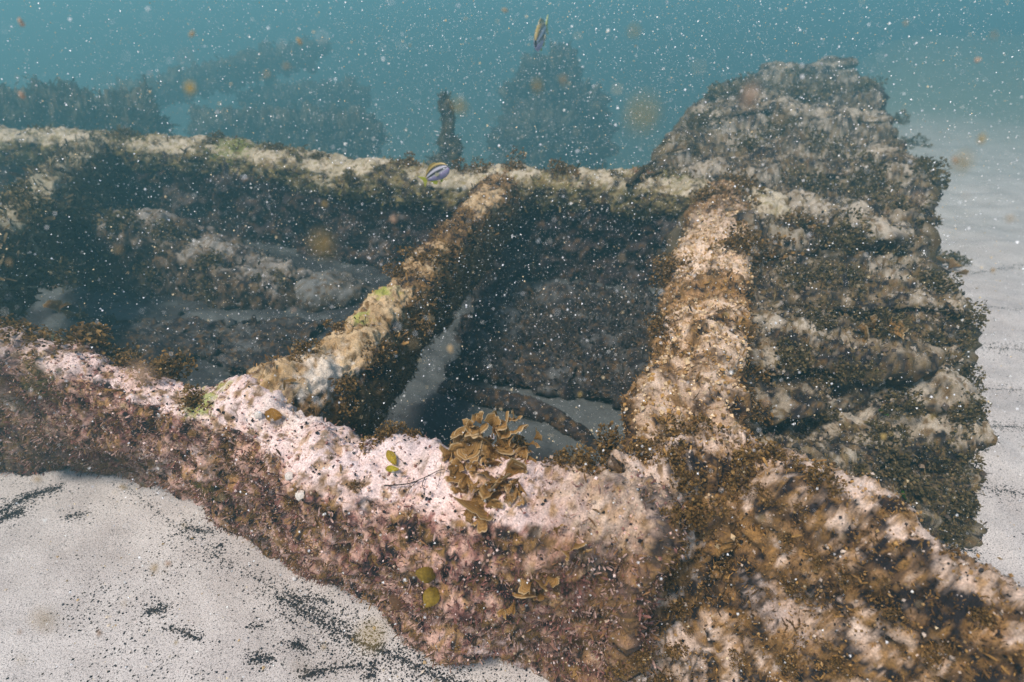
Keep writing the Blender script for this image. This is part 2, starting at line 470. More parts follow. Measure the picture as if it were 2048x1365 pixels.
# crossbars
left_px = [(520, 775), (590, 752), (655, 716), (710, 668), (772, 600), (880, 488), (960, 402), (1020, 345)]
left_path = [Vector((P(u, v, TOP).x, P(u, v, TOP).y, 0)) for u, v in left_px]
bar_prof = [(-0.07, 0.40), (-0.06, 0.445), (0.0, 0.455), (0.055, 0.44), (0.075, 0.38), (0.07, 0.31), (0.05, 0.25), (0.0, 0.23), (-0.05, 0.25), (-0.065, 0.31)]
def left_col(p, n):
    s = [(tuple(P(775, 590, .45)), .04, GREEN, .75), (tuple(P(720, 640, .45)), .03, GREEN, .7), (tuple(P(660, 745, .45)), .07, (.62, .54, .46), .8)]
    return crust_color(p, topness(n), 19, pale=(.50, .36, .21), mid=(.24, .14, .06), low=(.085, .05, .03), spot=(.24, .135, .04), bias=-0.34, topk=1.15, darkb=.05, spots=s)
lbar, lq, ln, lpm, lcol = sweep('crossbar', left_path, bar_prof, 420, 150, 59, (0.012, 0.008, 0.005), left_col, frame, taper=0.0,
                                wfun=lambda t: 0.70 + 0.25 * ss(0.25, 0.1, t) + 0.2 * ss(0.6, 1, t), cap=20)
rb_px = [(1352, 960), (1364, 890), (1378, 790), (1392, 700), (1412, 600), (1432, 480), (1448, 400), (1450, 372)]
rb_path = [Vector((P(u, v, TOP).x, P(u, v, TOP).y, -.045 if v > 950 else (-.015 if v > 880 else 0))) for u, v in rb_px]
rbar_prof = [(-0.088, 0.385), (-0.07, 0.43), (0.0, 0.456), (0.068, 0.435), (0.086, 0.39), (0.08, 0.30), (0.0, 0.27), (-0.08, 0.30)]
def rbar_col(p, n):
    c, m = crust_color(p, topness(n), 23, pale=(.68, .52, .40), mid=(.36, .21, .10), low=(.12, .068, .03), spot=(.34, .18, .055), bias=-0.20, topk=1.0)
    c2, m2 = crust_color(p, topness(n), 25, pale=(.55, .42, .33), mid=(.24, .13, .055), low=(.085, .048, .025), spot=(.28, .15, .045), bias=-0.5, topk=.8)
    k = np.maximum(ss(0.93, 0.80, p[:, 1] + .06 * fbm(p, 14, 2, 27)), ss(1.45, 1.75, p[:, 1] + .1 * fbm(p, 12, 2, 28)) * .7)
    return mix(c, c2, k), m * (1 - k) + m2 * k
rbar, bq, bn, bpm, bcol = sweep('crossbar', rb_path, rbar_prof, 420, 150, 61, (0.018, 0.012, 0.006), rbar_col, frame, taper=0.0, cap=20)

# far rim with its dark wall below
far_px = [(-120, 262), (100, 268), (300, 279), (500, 298), (700, 325), (900, 347), (1100, 348), (1300, 356), (1480, 380), (1560, 420)]
far_path = [Vector((P(u, v, TOP).x, P(u, v, TOP).y, 0)) for u, v in far_px]
far_prof = [(-0.09, 0.40), (-0.08, 0.44), (0.0, 0.455), (0.08, 0.44), (0.10, 0.40), (0.09, 0.34), (0.0, 0.31), (-0.08, 0.34)]
def far_col(p, n):
    xr = ss(-1.2, 0.2, p[:, 0])
    c1, m = crust_color(p, topness(n), 29, pale=(.46, .39, .29), mid=(.20, .16, .08), low=(.08, .06, .04), spot=(.22, .17, .05), bias=-0.05, topk=1.0,
                        spots=[(tuple(P(470, 295, .45)), .12, (.2, .22, .05), .6), (tuple(P(1290, 350, .45)), .07, (.28, .10, .05), .6), (tuple(P(1350, 350, .45)), .08, (.2, .22, .05), .6)])
    return c1, m
frim, fq, fn, fpm, fcol = sweep('far_rim', far_path, far_prof, 560, 110, 67, (0.016, 0.011, 0.006), far_col, frame)
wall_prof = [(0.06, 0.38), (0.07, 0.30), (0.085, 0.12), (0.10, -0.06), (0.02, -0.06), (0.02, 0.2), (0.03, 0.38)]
def wall_col(p, n):  # pit shade put into the wall's colour, the sun alone would light it
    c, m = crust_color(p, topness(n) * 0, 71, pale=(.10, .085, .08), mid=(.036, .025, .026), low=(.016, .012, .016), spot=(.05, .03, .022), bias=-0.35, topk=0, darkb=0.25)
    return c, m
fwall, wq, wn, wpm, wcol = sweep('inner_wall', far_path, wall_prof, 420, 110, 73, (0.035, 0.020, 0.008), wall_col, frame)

# third crossbar far to the left
lb2 = [Vector((P(u, v, TOP).x, P(u, v, TOP).y, 0)) for u, v in [(170, 285), (90, 350), (0, 430), (-160, 560), (-330, 680)]]
def murk_col(p, n):
    return crust_color(p, topness(n), 83, pale=(.30, .26, .18), mid=(.13, .10, .055), low=(.055, .042, .035), spot=(.15, .11, .04), bias=-0.15, topk=0.8)
lbar2, l2q, l2n, l2pm, _c = sweep('crossbar', lb2, bar_prof, 260, 110, 89, (0.018, 0.012, 0.007), murk_col, frame, taper=0.0, wfun=lambda t: 1.25 + 0 * t)

nkeep = 1
ALG = [BROWN, OCHRE, (.16, .085, .03), (.07, .04, .022)]
RED = [MAUVE, (.13, .058, .05), (.26, .14, .105), BROWN, (.40, .26, .22), (.22, .115, .05), (.46, .31, .27)]
scatter_blades('turf', nq, nn_, (1.05 - npm) * (nn_[:, 1] < 0.4) ** 2 * (nq[:, 2] > 0.0), 90000, 0.0058, RED + [(.2, .12, .05)], 201, near, wide=.35)
scatter_grains('crust_grain', nq, nn_, (0.5 + 0.5 * npm) * (nn_[:, 1] < 0.4), 16000, 0.0010, 0.0034, [PALE, PINK, (.45, .33, .25), MAUVE, DARK], 203, near)
scatter_blades('turf', rq, rn, np.clip(1.05 - rpm, 0, 1) ** 2 * (rq[:, 2] > -0.02), 62000, 0.0052, ALG + [(.22, .12, .04), OCHRE], 205, rrim, wide=.4)
scatter_grains('crust_grain', rq, rn, np.ones(len(rq)), 20000, 0.0012, 0.0036, [(.5, .4, .33), OCHRE, (.33, .2, .08), BROWN, DARK], 207, rrim)
scatter_blades('turf', lq, ln, np.clip(1.1 - lpm, 0, 1) ** 2, 30000, 0.0075, ALG, 209, lbar, wide=.4)
scatter_blades('turf', bq, bn, np.clip(1.05 - bpm, 0, 1) ** 2, 24000, 0.007, ALG + [OCHRE], 211, rbar, wide=.4)
scatter_grains('crust_grain', bq, bn, bpm + .2, 6000, 0.002, 0.006, [(.6, .43, .25), OCHRE, CREAM], 213, rbar)
scatter_blades('turf', fq, fn, np.clip(1.1 - fpm, 0, 1) ** 2, 22000, 0.011, [(.16, .12, .05), BROWN, OLIVE, (.2, .15, .07)], 215, frim)
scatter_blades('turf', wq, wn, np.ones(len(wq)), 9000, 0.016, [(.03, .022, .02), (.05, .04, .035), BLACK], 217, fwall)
scatter_blades('turf', l2q, l2n, np.ones(len(l2q)), 9000, 0.018, [(.14, .10, .05), (.08, .06, .04), (.2, .15, .08)], 219, lbar2)

# ------------------------------------------------------------------ things inside the frame
girder_path = [P(-260, 405, .30), P(0, 425, .30), P(180, 440, .30), P(330, 465, .26), P(460, 520, .20), P(560, 560, .14), P(600, 590, .09)]
gp = [Vector((q.x, q.y, q.z - .30)) for q in girder_path]
gird_prof = [(-0.16, 0.22), (-0.12, 0.30), (0.0, 0.31), (0.07, 0.28), (0.10, 0.16), (0.10, 0.0), (0.10, -0.30), (-0.15, -0.30), (-0.17, 0.0)]
def gird_col(p, n):
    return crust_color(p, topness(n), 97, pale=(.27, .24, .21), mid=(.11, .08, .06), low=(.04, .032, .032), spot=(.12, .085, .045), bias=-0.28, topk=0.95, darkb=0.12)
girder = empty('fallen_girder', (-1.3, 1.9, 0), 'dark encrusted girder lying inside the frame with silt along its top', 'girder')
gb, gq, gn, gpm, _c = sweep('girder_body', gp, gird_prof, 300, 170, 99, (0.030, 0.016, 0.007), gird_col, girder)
scatter_blades('turf', gq, gn, 1.1 - gpm, 18000, 0.015, [(.09, .065, .045), (.05, .04, .035), (.15, .11, .07), (.03, .025, .025)], 221, gb)

def sheet(name, corners, nu, nv, seed, amp, colour, root=None, mat=M_CRUST, edge=0.03, thick=0.02):
    """irregular plate with a ragged outline and thickness, corners anticlockwise"""
    A, B, C_, D = [np.array(c) for c in corners]
    u = np.linspace(0, 1, nu)[:, None, None]; v = np.linspace(0, 1, nv)[None, :, None]
    G = (A * (1 - u) + B * u) * (1 - v) + (D * (1 - u) + C_ * u) * v
    fl = G.reshape(-1, 3)
    jit = np.stack([fbm(fl, 9, 3, seed + 5), fbm(fl, 9, 3, seed + 6), 0 * fl[:, 0]], 1) * edge
    G = (fl + jit).reshape(G.shape)
    low = G.copy(); low[:, :, 2] -= thick
    ring = np.concatenate([G, low[:, ::-1]], 1)
    return surface(name, ring, True, seed, amp, colour, root=root, flip=False)
def floor_col(p, n):  # plates added to darken the openings, shade put into this colour
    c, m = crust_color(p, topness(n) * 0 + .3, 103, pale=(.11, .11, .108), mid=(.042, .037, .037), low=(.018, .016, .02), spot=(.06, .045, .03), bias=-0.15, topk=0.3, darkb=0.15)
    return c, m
def pit_shade_col(p, n):  # silt sheet over the pit floor, shade put into its dark colour
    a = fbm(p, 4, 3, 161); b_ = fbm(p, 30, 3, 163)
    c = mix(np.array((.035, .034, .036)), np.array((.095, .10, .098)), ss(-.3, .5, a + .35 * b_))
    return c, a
so_, *_ = sheet('silt', [(-1.9, 1.46, .045), (.36, .74, .05), (.80, 2.1, .05), (-2.6, 2.85, .045)], 260, 160, 165, (0.016, 0.006, 0.003), pit_shade_col, None, edge=0.03)
tag(so_, 'grey silt sheet darkened in place of shade on the floor inside the hatch frame', None, None, 'structure')
pl = empty('shade_plate', (0.2, 1.6, 0), 'added dark iron plate standing in for shade in the right-hand opening of the frame', 'iron plate')
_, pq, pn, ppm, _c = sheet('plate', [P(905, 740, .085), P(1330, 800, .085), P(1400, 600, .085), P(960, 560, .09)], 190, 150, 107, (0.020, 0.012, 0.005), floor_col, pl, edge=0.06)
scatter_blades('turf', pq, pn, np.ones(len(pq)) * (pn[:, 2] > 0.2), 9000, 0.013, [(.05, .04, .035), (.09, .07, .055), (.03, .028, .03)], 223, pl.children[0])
pl2 = empty('shade_plate', (-0.7, 1.4, 0), 'added dark iron plate standing in for shade in the left-hand opening below the fallen girder', 'iron plate')
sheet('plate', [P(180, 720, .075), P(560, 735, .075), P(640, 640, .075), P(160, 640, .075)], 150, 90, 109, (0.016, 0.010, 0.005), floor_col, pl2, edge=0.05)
# bent pipe low in the right-hand opening
def pipe_col(p, n):
    return crust_color(p, topness(n), 111, pale=(.09, .075, .07), mid=(.04, .03, .028), low=(.02, .017, .018), spot=(.06, .04, .025), bias=-0.45, topk=0.7, darkb=0.1)
pp = [P(880, 775, .05), P(960, 795, .065), P(1040, 812, .07), P(1110, 840, .06), P(1170, 880, .04), P(1200, 930, .02)]
pp = [Vector((q.x, q.y, q.z)) for q in pp]
cir = [(0.026 * math.cos(a), 0.026 * math.sin(a)) for a in np.linspace(0, 2 * math.pi, 9)[:-1]]
bp_, *_ = sweep('bent_pipe', pp, cir, 160, 40, 113, (0.005, 0.004, 0.003), pipe_col)
tag(bp_, 'dark bent pipe curving low inside the right-hand opening', 'pipe')
# rounded silty lump at the girder's end
def lump(name, c, rad, seed, amp, colour, root=None, n=90, box=1.0):
    th = np.linspace(0, 2 * math.pi, n, endpoint=False); ph = np.linspace(0.02, math.pi - 0.02, n // 2)
    T, Pp = np.meshgrid(th, ph, indexing='ij')
    G = np.stack([np.cos(T) * np.sin(Pp) * rad[0], np.sin(T) * np.sin(Pp) * rad[1], np.cos(Pp) * rad[2]], -1)
    if box != 1.0:
        U = G / np.array(rad); U = np.sign(U) * np.abs(U) ** box; G = U * np.array(rad)
    G = G + np.array(c)
    G = np.concatenate([G, G[:1]], 0)
    return surface(name, G, False, seed, amp, colour, root=root, flip=True)
def silt_col(p, n):
    return crust_color(p, topness(n), 121, pale=(.17, .165, .155), mid=(.10, .09, .08), low=(.05, .045, .04), spot=(.13, .10, .06), bias=0.05, topk=0.5)
o, *_ = lump('boulder', P(655, 590, .05), (.16, .12, .09), 123, (0.02, 0.01, 0.004), silt_col)
tag(o, 'pale silt covered boulder between the girder end and the left crossbar', 'boulder')
for k, (u, v, r) in enumerate([(1000, 640, .09), (1120, 610, .08), (1210, 690, .06), (960, 700, .05)]):
    o, *_ = lump('rubble_stone', P(u, v, .08), (r, r * .8, r * .7), 131 + k, (0.02, 0.01, 0.005), floor_col, n=60)
    tag(o, 'dark silted lump of rubble on the floor of the right-hand opening', 'stone', 'dark rubble in the right-hand opening')

# ------------------------------------------------------------------ the pile of plates on the right
stack = empty('plate_pile', (1.0, 1.8, 0), 'tall pile of weed covered ribbed iron plates stepping up behind the right rim', 'shipwreck')
rank = [  # v of the ledge, left u, right u, z
    (1080, 1560, 1935, .05), (1015, 1540, 1960, .09), (945, 1500, 1945, .13), (875, 1450, 1945, .17), (800, 1420, 1945, .21), (735, 1420, 1955, .26),
    (675, 1430, 1950, .30), (615, 1440, 1930, .34), (560, 1450, 1915, .37), (505, 1460, 1885, .40), (450, 1450, 1862, .42), (400, 1400, 1862, .43),
    (352, 1350, 1868, .44), (305, 1338, 1835, .45), (262, 1345, 1815, .455), (222, 1372, 1795, .455), (186, 1405, 1775, .45), (152, 1480, 1745, .44), (130, 1540, 1700, .43)]
rows = []
for (v, ul, ur, z) in rank:
    L_, R_ = P(ul, v, z), P(ur, v, z)
    rows.append([np.array(L_ + (R_ - L_) * s) for s in np.linspace(-0.02, 0.99, 40)])
core = np.array(rows)                                  # ranks x across
core[:, :, 2] -= 0.055
fine = np.stack([crom(core[:, j], 300, False) for j in range(40)], 1)
fine = np.stack([respace(fine[i], 170) for i in range(300)], 0)
right_skirt = fine[:, -1:, :] + np.array([0.03, 0.02, -0.02])
sk = []
for s in np.linspace(0, 1, 14):
    q = fine[:, -1, :].copy(); q[:, 0] += 0.06 * math.sin(s * 1.57); q[:, 2] = q[:, 2] * (1 - s) - 0.05 * s
    sk.append(q)
lsk = []
for s in np.linspace(1, 0.07, 14):
    q = fine[:, 0, :].copy(); q[:, 0] -= 0.06 * math.sin(s * 1.57); q[:, 2] = q[:, 2] * (1 - s) - 0.05 * s
    lsk.append(q)
fine = np.concatenate([np.stack(lsk, 1), fine, np.stack(sk[1:], 1)], 1)
last = fine[-1:].copy(); back = []
for s in np.linspace(0.1, 1, 10):
    q = last.copy(); q[..., 1] += 0.35 * s; q[..., 2] = q[..., 2] * (1 - s) - .05 * s
    back.append(q)
first = fine[:1].copy(); first[..., 2] = -.06; first[..., 1] -= .05
fine = np.concatenate([first, fine] + back, 0)
def stack_col(p, n):
    far = ss(1.4, 3.0, p[:, 1])
    c, m = crust_color(p, topness(n), 141, pale=(.36, .31, .25), mid=(.13, .10, .06), low=(.045, .038, .033), spot=(.16, .11, .045), bias=-0.32, topk=0.55, darkb=0.14,
                       spots=[(tuple(P(1810, 990, .12)), .05, (.10, .16, .04), .5)])
    return c, m
def ledge_col(p, n):
    return crust_color(p, topness(n), 145, pale=(.40, .34, .27), mid=(.14, .10, .06), low=(.04, .034, .03), spot=(.16, .11, .045), bias=-0.48, topk=1.15, darkb=0.16)
score, sq, sn, spm, _c = surface('pile_core', fine, False, 143, (0.050, 0.022, 0.004), stack_col, root=stack, flip=True)
pts_, nrm_, wts_ = [sq], [sn], [np.clip(1.1 - spm, 0.1, 1)]
for k, (v, ul, ur, z) in enumerate(rank):
    if k in (0, 9, 12, 14, 16, 17): continue
    rr = random.Random(k)
    a, b = P(ul + rr.uniform(-5, 25), v + rr.uniform(-8, 8), z), P(ur - rr.uniform(0, 14), v + rr.uniform(-8, 8), z)
    mid = [a + (b - a) * s + Vector((0, rr.uniform(-.08, .08), rr.uniform(-.045, .03))) for s in (0, .2, .4, .6, .8, 1)]
    dz = z
    path = [Vector((q.x, q.y, q.z - z)) for q in mid]
    dpt = .06 + .010 * k * .6
    th = 0.022 + 0.006 * rr.random()
    prof = [(-dpt, z - .03), (-dpt * .4, z + .004), (dpt * .3, z + .006), (dpt * .8, z - .004), (dpt, z - th), (dpt * .75, z - th * 2.0), (0, z - th * 2.3), (-dpt * .8, z - th * 2.4)]
    po, q, n, pm, _c = sweep('ledge_plate', path, prof, 230, 64, 300 + k, (0.026, 0.015, 0.004), ledge_col, stack, taper=0.05)
    pts_.append(q); nrm_.append(n); wts_.append(np.clip(1.1 - pm, 0.02, 1) ** 2 * 1.2)
scatter_blades('turf', np.vstack(pts_), np.vstack(nrm_), np.concatenate(wts_), 105000, 0.0075, [(.04, .035, .03), (.12, .085, .035), (.07, .055, .03), (.17, .12, .05), (.10, .07, .06), (.2, .15, .08)], 225, score)
scatter_grains('crust_grain', np.vstack(pts_), np.vstack(nrm_), np.concatenate(wts_) + .3, 14000, .002, .009, [(.33, .28, .23), (.16, .11, .06), (.10, .075, .06), (.24, .18, .13), (.04, .035, .03)], 227, score)

# ------------------------------------------------------------------ hazy wreckage farther off
def haze_col(p, n):
    return crust_color(p, topness(n), 151, pale=(.20, .18, .13), mid=(.08, .065, .04), low=(.03, .028, .025), spot=(.09, .07, .03), bias=-0.35, topk=0.6, darkb=0.15)
def girder_between(name, a, b, w_, h_, seed, label, cat):
    path = [a + (b - a) * s for s in (0, .25, .5, .75, 1)]
    prof = [(-w_/2, -h_/2), (-w_/2, h_/2), (0, h_*.55), (w_/2, h_/2), (w_/2, -h_/2), (0, -h_*.55)]
    o, q, n, pm, _c = sweep(name, path, prof, 200, 60, seed, (0.15, 0.07, 0.025), haze_col, taper=.12)
    scatter_blades('turf', q, n, np.ones(len(q)), 5000, 0.05, [(.06, .05, .03), (.10, .08, .04)], seed + 1, o)
    return tag(o, label, cat)
girder_between('distant_girder', PT(180, 222, 10.0), PT(650, 96, 14.0), .46, .34, 401, 'hazy dark girder slanting up to the right beyond the far rim', 'girder')
girder_between('distant_girder', PT(-150, 240, 5.2), PT(330, 250, 6.2), .6, .34, 405, 'low dark girder lying along the far left edge in the haze', 'girder')
girder_between('distant_girder', PT(380, 272, 9.0), PT(760, 272, 9.8), .8, .5, 409, 'low hazy girder resting just behind the middle of the far rim', 'girder')
girder_between('distant_girder', PT(480, 205, 12.6), PT(735, 190, 13.4), .6, .32, 413, 'faint thin girder in the haze above the middle of the far rim', 'girder')
pm_ = empty('broken_post', (PT(896, 250, 4.6).x, PT(896, 250, 4.6).y, 0), 'short dark broken post standing upright behind the far rim', 'post')
for k, (u, v, rz, rx) in enumerate([(894, 262, .27, .050), (905, 318, .13, .062), (885, 345, .10, .11)]):
    o, q, n, pm, _c = lump('post_segment', PT(u, v, 4.6), (rx, rx, rz), 421 + k, (0.022, 0.016, 0.008), haze_col, pm_, n=70, box=.55)
    scatter_blades('turf', q, n, np.ones(len(q)), 900, 0.02, [(.05, .045, .03), (.08, .065, .04)], 425 + k, o)
mc = PT(1100, 235, 11.0)
md = empty('wreck_mound', (mc.x, mc.y, 0), 'blue grey hazy mound of wreckage far behind the middle of the rim', 'shipwreck')
for k, (du, dv, r) in enumerate([(-8, 50, .62), (52, -20, .40), (-44, 0, .46), (-2, -62, .34), (66, 55, .46), (-62, 60, .44), (22, -98, .22), (-50, -55, .26), (10, 0, .5), (70, -5, .28)]):
    r *= 1.22; c = PT(1097 + du, 240 + dv, 11.0 + .3 * (k % 3))
    o, q, n, pm, _c = lump('mound_block', c, (r * .72, r * .7, r * .8), 431 + k, (0.26, 0.13, 0.05), haze_col, md, n=80, box=.7)
    scatter_blades('turf', q, n, np.ones(len(q)), 1800, 0.05, [(.05, .045, .03), (.08, .065, .04)], 441 + k, o)

# ------------------------------------------------------------------ pixel -> surface
TREES = []
for (q, f) in BVHS:
    TREES.append(BVHTree.FromPolygons([tuple(x) for x in q.tolist()], f.tolist()))
def hit(u, v):
    o = Vector((0, 0, CAM_H)); d = ray(u, v).normalized()
    best = None
    for tr in TREES:
        h = tr.ray_cast(o, d)
        if h[0] is not None and (best is None or h[3] < best[2]):
            nrm = h[1] if h[1].dot(d) < 0 else -h[1]
            best = (h[0], nrm, h[3])
    return best

# ------------------------------------------------------------------ dark grit on the sand
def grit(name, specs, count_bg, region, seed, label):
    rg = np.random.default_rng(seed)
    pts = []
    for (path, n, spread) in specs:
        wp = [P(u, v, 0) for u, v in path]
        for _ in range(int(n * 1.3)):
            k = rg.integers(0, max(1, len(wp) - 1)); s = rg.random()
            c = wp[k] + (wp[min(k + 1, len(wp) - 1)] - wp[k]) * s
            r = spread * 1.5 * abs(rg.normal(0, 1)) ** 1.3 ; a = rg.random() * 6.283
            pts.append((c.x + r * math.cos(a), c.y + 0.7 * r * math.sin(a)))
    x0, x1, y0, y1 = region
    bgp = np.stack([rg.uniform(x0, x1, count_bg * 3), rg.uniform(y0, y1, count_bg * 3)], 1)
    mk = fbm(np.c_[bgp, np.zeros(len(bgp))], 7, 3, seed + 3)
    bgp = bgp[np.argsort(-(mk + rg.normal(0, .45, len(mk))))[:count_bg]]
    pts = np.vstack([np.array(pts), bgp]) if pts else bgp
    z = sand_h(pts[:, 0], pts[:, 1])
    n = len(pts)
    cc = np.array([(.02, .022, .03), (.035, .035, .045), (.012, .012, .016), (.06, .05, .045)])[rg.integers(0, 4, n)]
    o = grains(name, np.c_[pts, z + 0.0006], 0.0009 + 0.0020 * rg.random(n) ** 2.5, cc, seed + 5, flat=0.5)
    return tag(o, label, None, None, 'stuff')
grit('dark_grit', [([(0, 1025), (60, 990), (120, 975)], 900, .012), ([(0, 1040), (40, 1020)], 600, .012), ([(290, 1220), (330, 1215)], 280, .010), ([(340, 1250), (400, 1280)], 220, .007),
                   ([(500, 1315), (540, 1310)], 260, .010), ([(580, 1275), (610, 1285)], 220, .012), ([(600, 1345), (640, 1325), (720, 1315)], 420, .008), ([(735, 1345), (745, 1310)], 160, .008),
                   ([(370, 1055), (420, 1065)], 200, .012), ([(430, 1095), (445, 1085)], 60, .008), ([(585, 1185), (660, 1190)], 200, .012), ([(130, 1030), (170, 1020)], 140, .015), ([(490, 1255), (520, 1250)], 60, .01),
                   ([(240, 960), (420, 1105), (560, 1180), (700, 1235)], 900, .022), ([(560, 1190), (700, 1260), (850, 1330), (1000, 1390)], 3600, .034)],  # the last, densest run stands in for the near rim's shadow on the sand
     6000, (-1.4, 0.1, 0.45, 1.2), 501, 'dark grit scattered in patches on the pale sand, dense below the near rim in place of its shadow')
grit('dark_grit', [([(1940, 545), (2048, 535)], 260, .02), ([(1945, 700), (2060, 706)], 260, .02), ([(1955, 850), (2060, 858)], 300, .016), ([(1960, 775), (2048, 780)], 160, .016), ([(1940, 960), (2048, 985)], 300, .02),
                   ([(1880, 1085), (1960, 1090)], 250, .02), ([(1900, 620), (2048, 640)], 120, .02)],
     2600, (0.9, 3.0, 0.6, 3.2), 511, 'dark grit lying in the sand ripples right of the plate pile')

rg = np.random.default_rng(521)
n_ = 3800
xy = np.stack([rg.uniform(-1.5, 2.6, n_), rg.uniform(.45, 2.4, n_)], 1)
cc = np.array([(.72, .66, .60), (.62, .52, .42), (.5, .36, .2), (.25, .17, .08), (.7, .6, .58)])[rg.integers(0, 5, n_)]
o = grains('shell_hash', np.c_[xy, sand_h(xy[:, 0], xy[:, 1]) + .0005], .0010 + .0042 * rg.random(n_) ** 5, cc, 523, flat=.4)
tag(o, 'broken shell bits and crumbs strewn over the pale sand', None, None, 'stuff')
# ------------------------------------------------------------------ brown weed tufts
def frond_patch(rg, base, d, L, W, cols, rows=4, colsn=4, curl=0.6, ruff=0.15):
    d = d / np.linalg.norm(d)
    s = np.cross(d, rg.normal(0, 1, 3)); s /= np.linalg.norm(s); n = np.cross(d, s)
    out, cc = [], []
    ph = rg.random() * 6
    for i in range(rows):
        a = i / (rows - 1)
        for j in range(colsn):
            b_ = j / (colsn - 1) - 0.5
            ww = W * (0.15 + 0.85 * a ** 0.7)
            rad = L * a * (1 - 0.9 * b_ * b_ * a)
            p = base + d * rad + s * b_ * ww + n * (curl * L * (a * a * 0.5 - 1.2 * b_ * b_ * a) + ruff * L * a * math.sin(ph + b_ * 9))
            out.append(p); cc.append(cols[0] * (1 - a) + cols[1] * a)
    f = []
    for i in range(rows - 1):
        for j in range(colsn - 1):
            q = i * colsn + j
            f.append((q, q + 1, q + colsn + 1, q + colsn))
    return out, cc, f
def tuft_mesh(seed, n, pal):
    rg = np.random.default_rng(seed)
    V, C, Fc = [], [], []
    lobes = rg.normal(0, .42, (7, 3)); lobes[:, 2] = np.abs(lobes[:, 2]) * .8
    lr = rg.uniform(.32, .6, 7)
    for k in range(n):
        li = rg.integers(0, 7)
        d = rg.normal(0, 1, 3); d[2] = d[2] * .8 + .25; d /= np.linalg.norm(d)
        base = lobes[li] + d * lr[li] * rg.uniform(.45, 1.0)
        base[2] = max(base[2], -.05)
        c0, c1 = pal[rg.integers(0, len(pal))]
        kk = rg.uniform(.6, 1.4)
        o_, c_, f_ = frond_patch(rg, base, d + rg.normal(0, .7, 3), rg.uniform(.09, .20), rg.uniform(.06, .17), (np.array(c0) * kk, np.array(c1) * kk), rows=3, colsn=3, curl=rg.uniform(.2, 1.0))
        b0 = len(V); V += o_; C += c_; Fc += [tuple(b0 + i for i in q) for q in f_]
    return np_mesh('weed_tuft', np.array(V), np.array(Fc), np.array(C))
PAL_B = [((.06, .033, .01), (.30, .17, .05)), ((.08, .045, .014), (.38, .225, .075)), ((.035, .02, .009), (.17, .095, .03))]
PAL_O = [((.05, .04, .018), (.20, .15, .06)), ((.035, .03, .02), (.12, .09, .04)), ((.07, .05, .025), (.27, .19, .085))]
TB = [tuft_mesh(600 + k, 640, PAL_B) for k in range(5)]
TO = [tuft_mesh(620 + k, 640, PAL_O) for k in range(5)]
for m_ in TB + TO: m_.materials.append(M_WEED)
GB = 'brown weed tufts rooted on the wreck frame'
def tuft(u, v, rpx, label, group=GB, kind='b', name='weed_tuft', flat=1.0, rim=False):
    h = hit(u, v)
    if h is None: return
    for _ in range(16):                     # the rim's edge may lie a little lower than the pixel read off
        if not rim or h[0].z > .33: break
        v += 5; h = hit(u, v)
    p, n, t = h
    r = rpx / F * t * 1.15
    me = (TB if kind == 'b' else TO)[random.randrange(5)]
    o = bpy.data.objects.new(name, me); COL.objects.link(o)
    nn = (n * 0.7 + Vector((0, 0, .6))).normalized()
    o.rotation_mode = 'QUATERNION'
    o.rotation_quaternion = nn.to_track_quat('Z', 'Y') @ Quaternion((0, 0, 1), random.uniform(0, 6.28))
    o.location = p - nn * r * 0.35
    o.scale = (r * random.uniform(.9, 1.15), r * random.uniform(.9, 1.15), r * flat * random.uniform(.8, 1.05))
    return tag(o, label, 'seaweed', group)
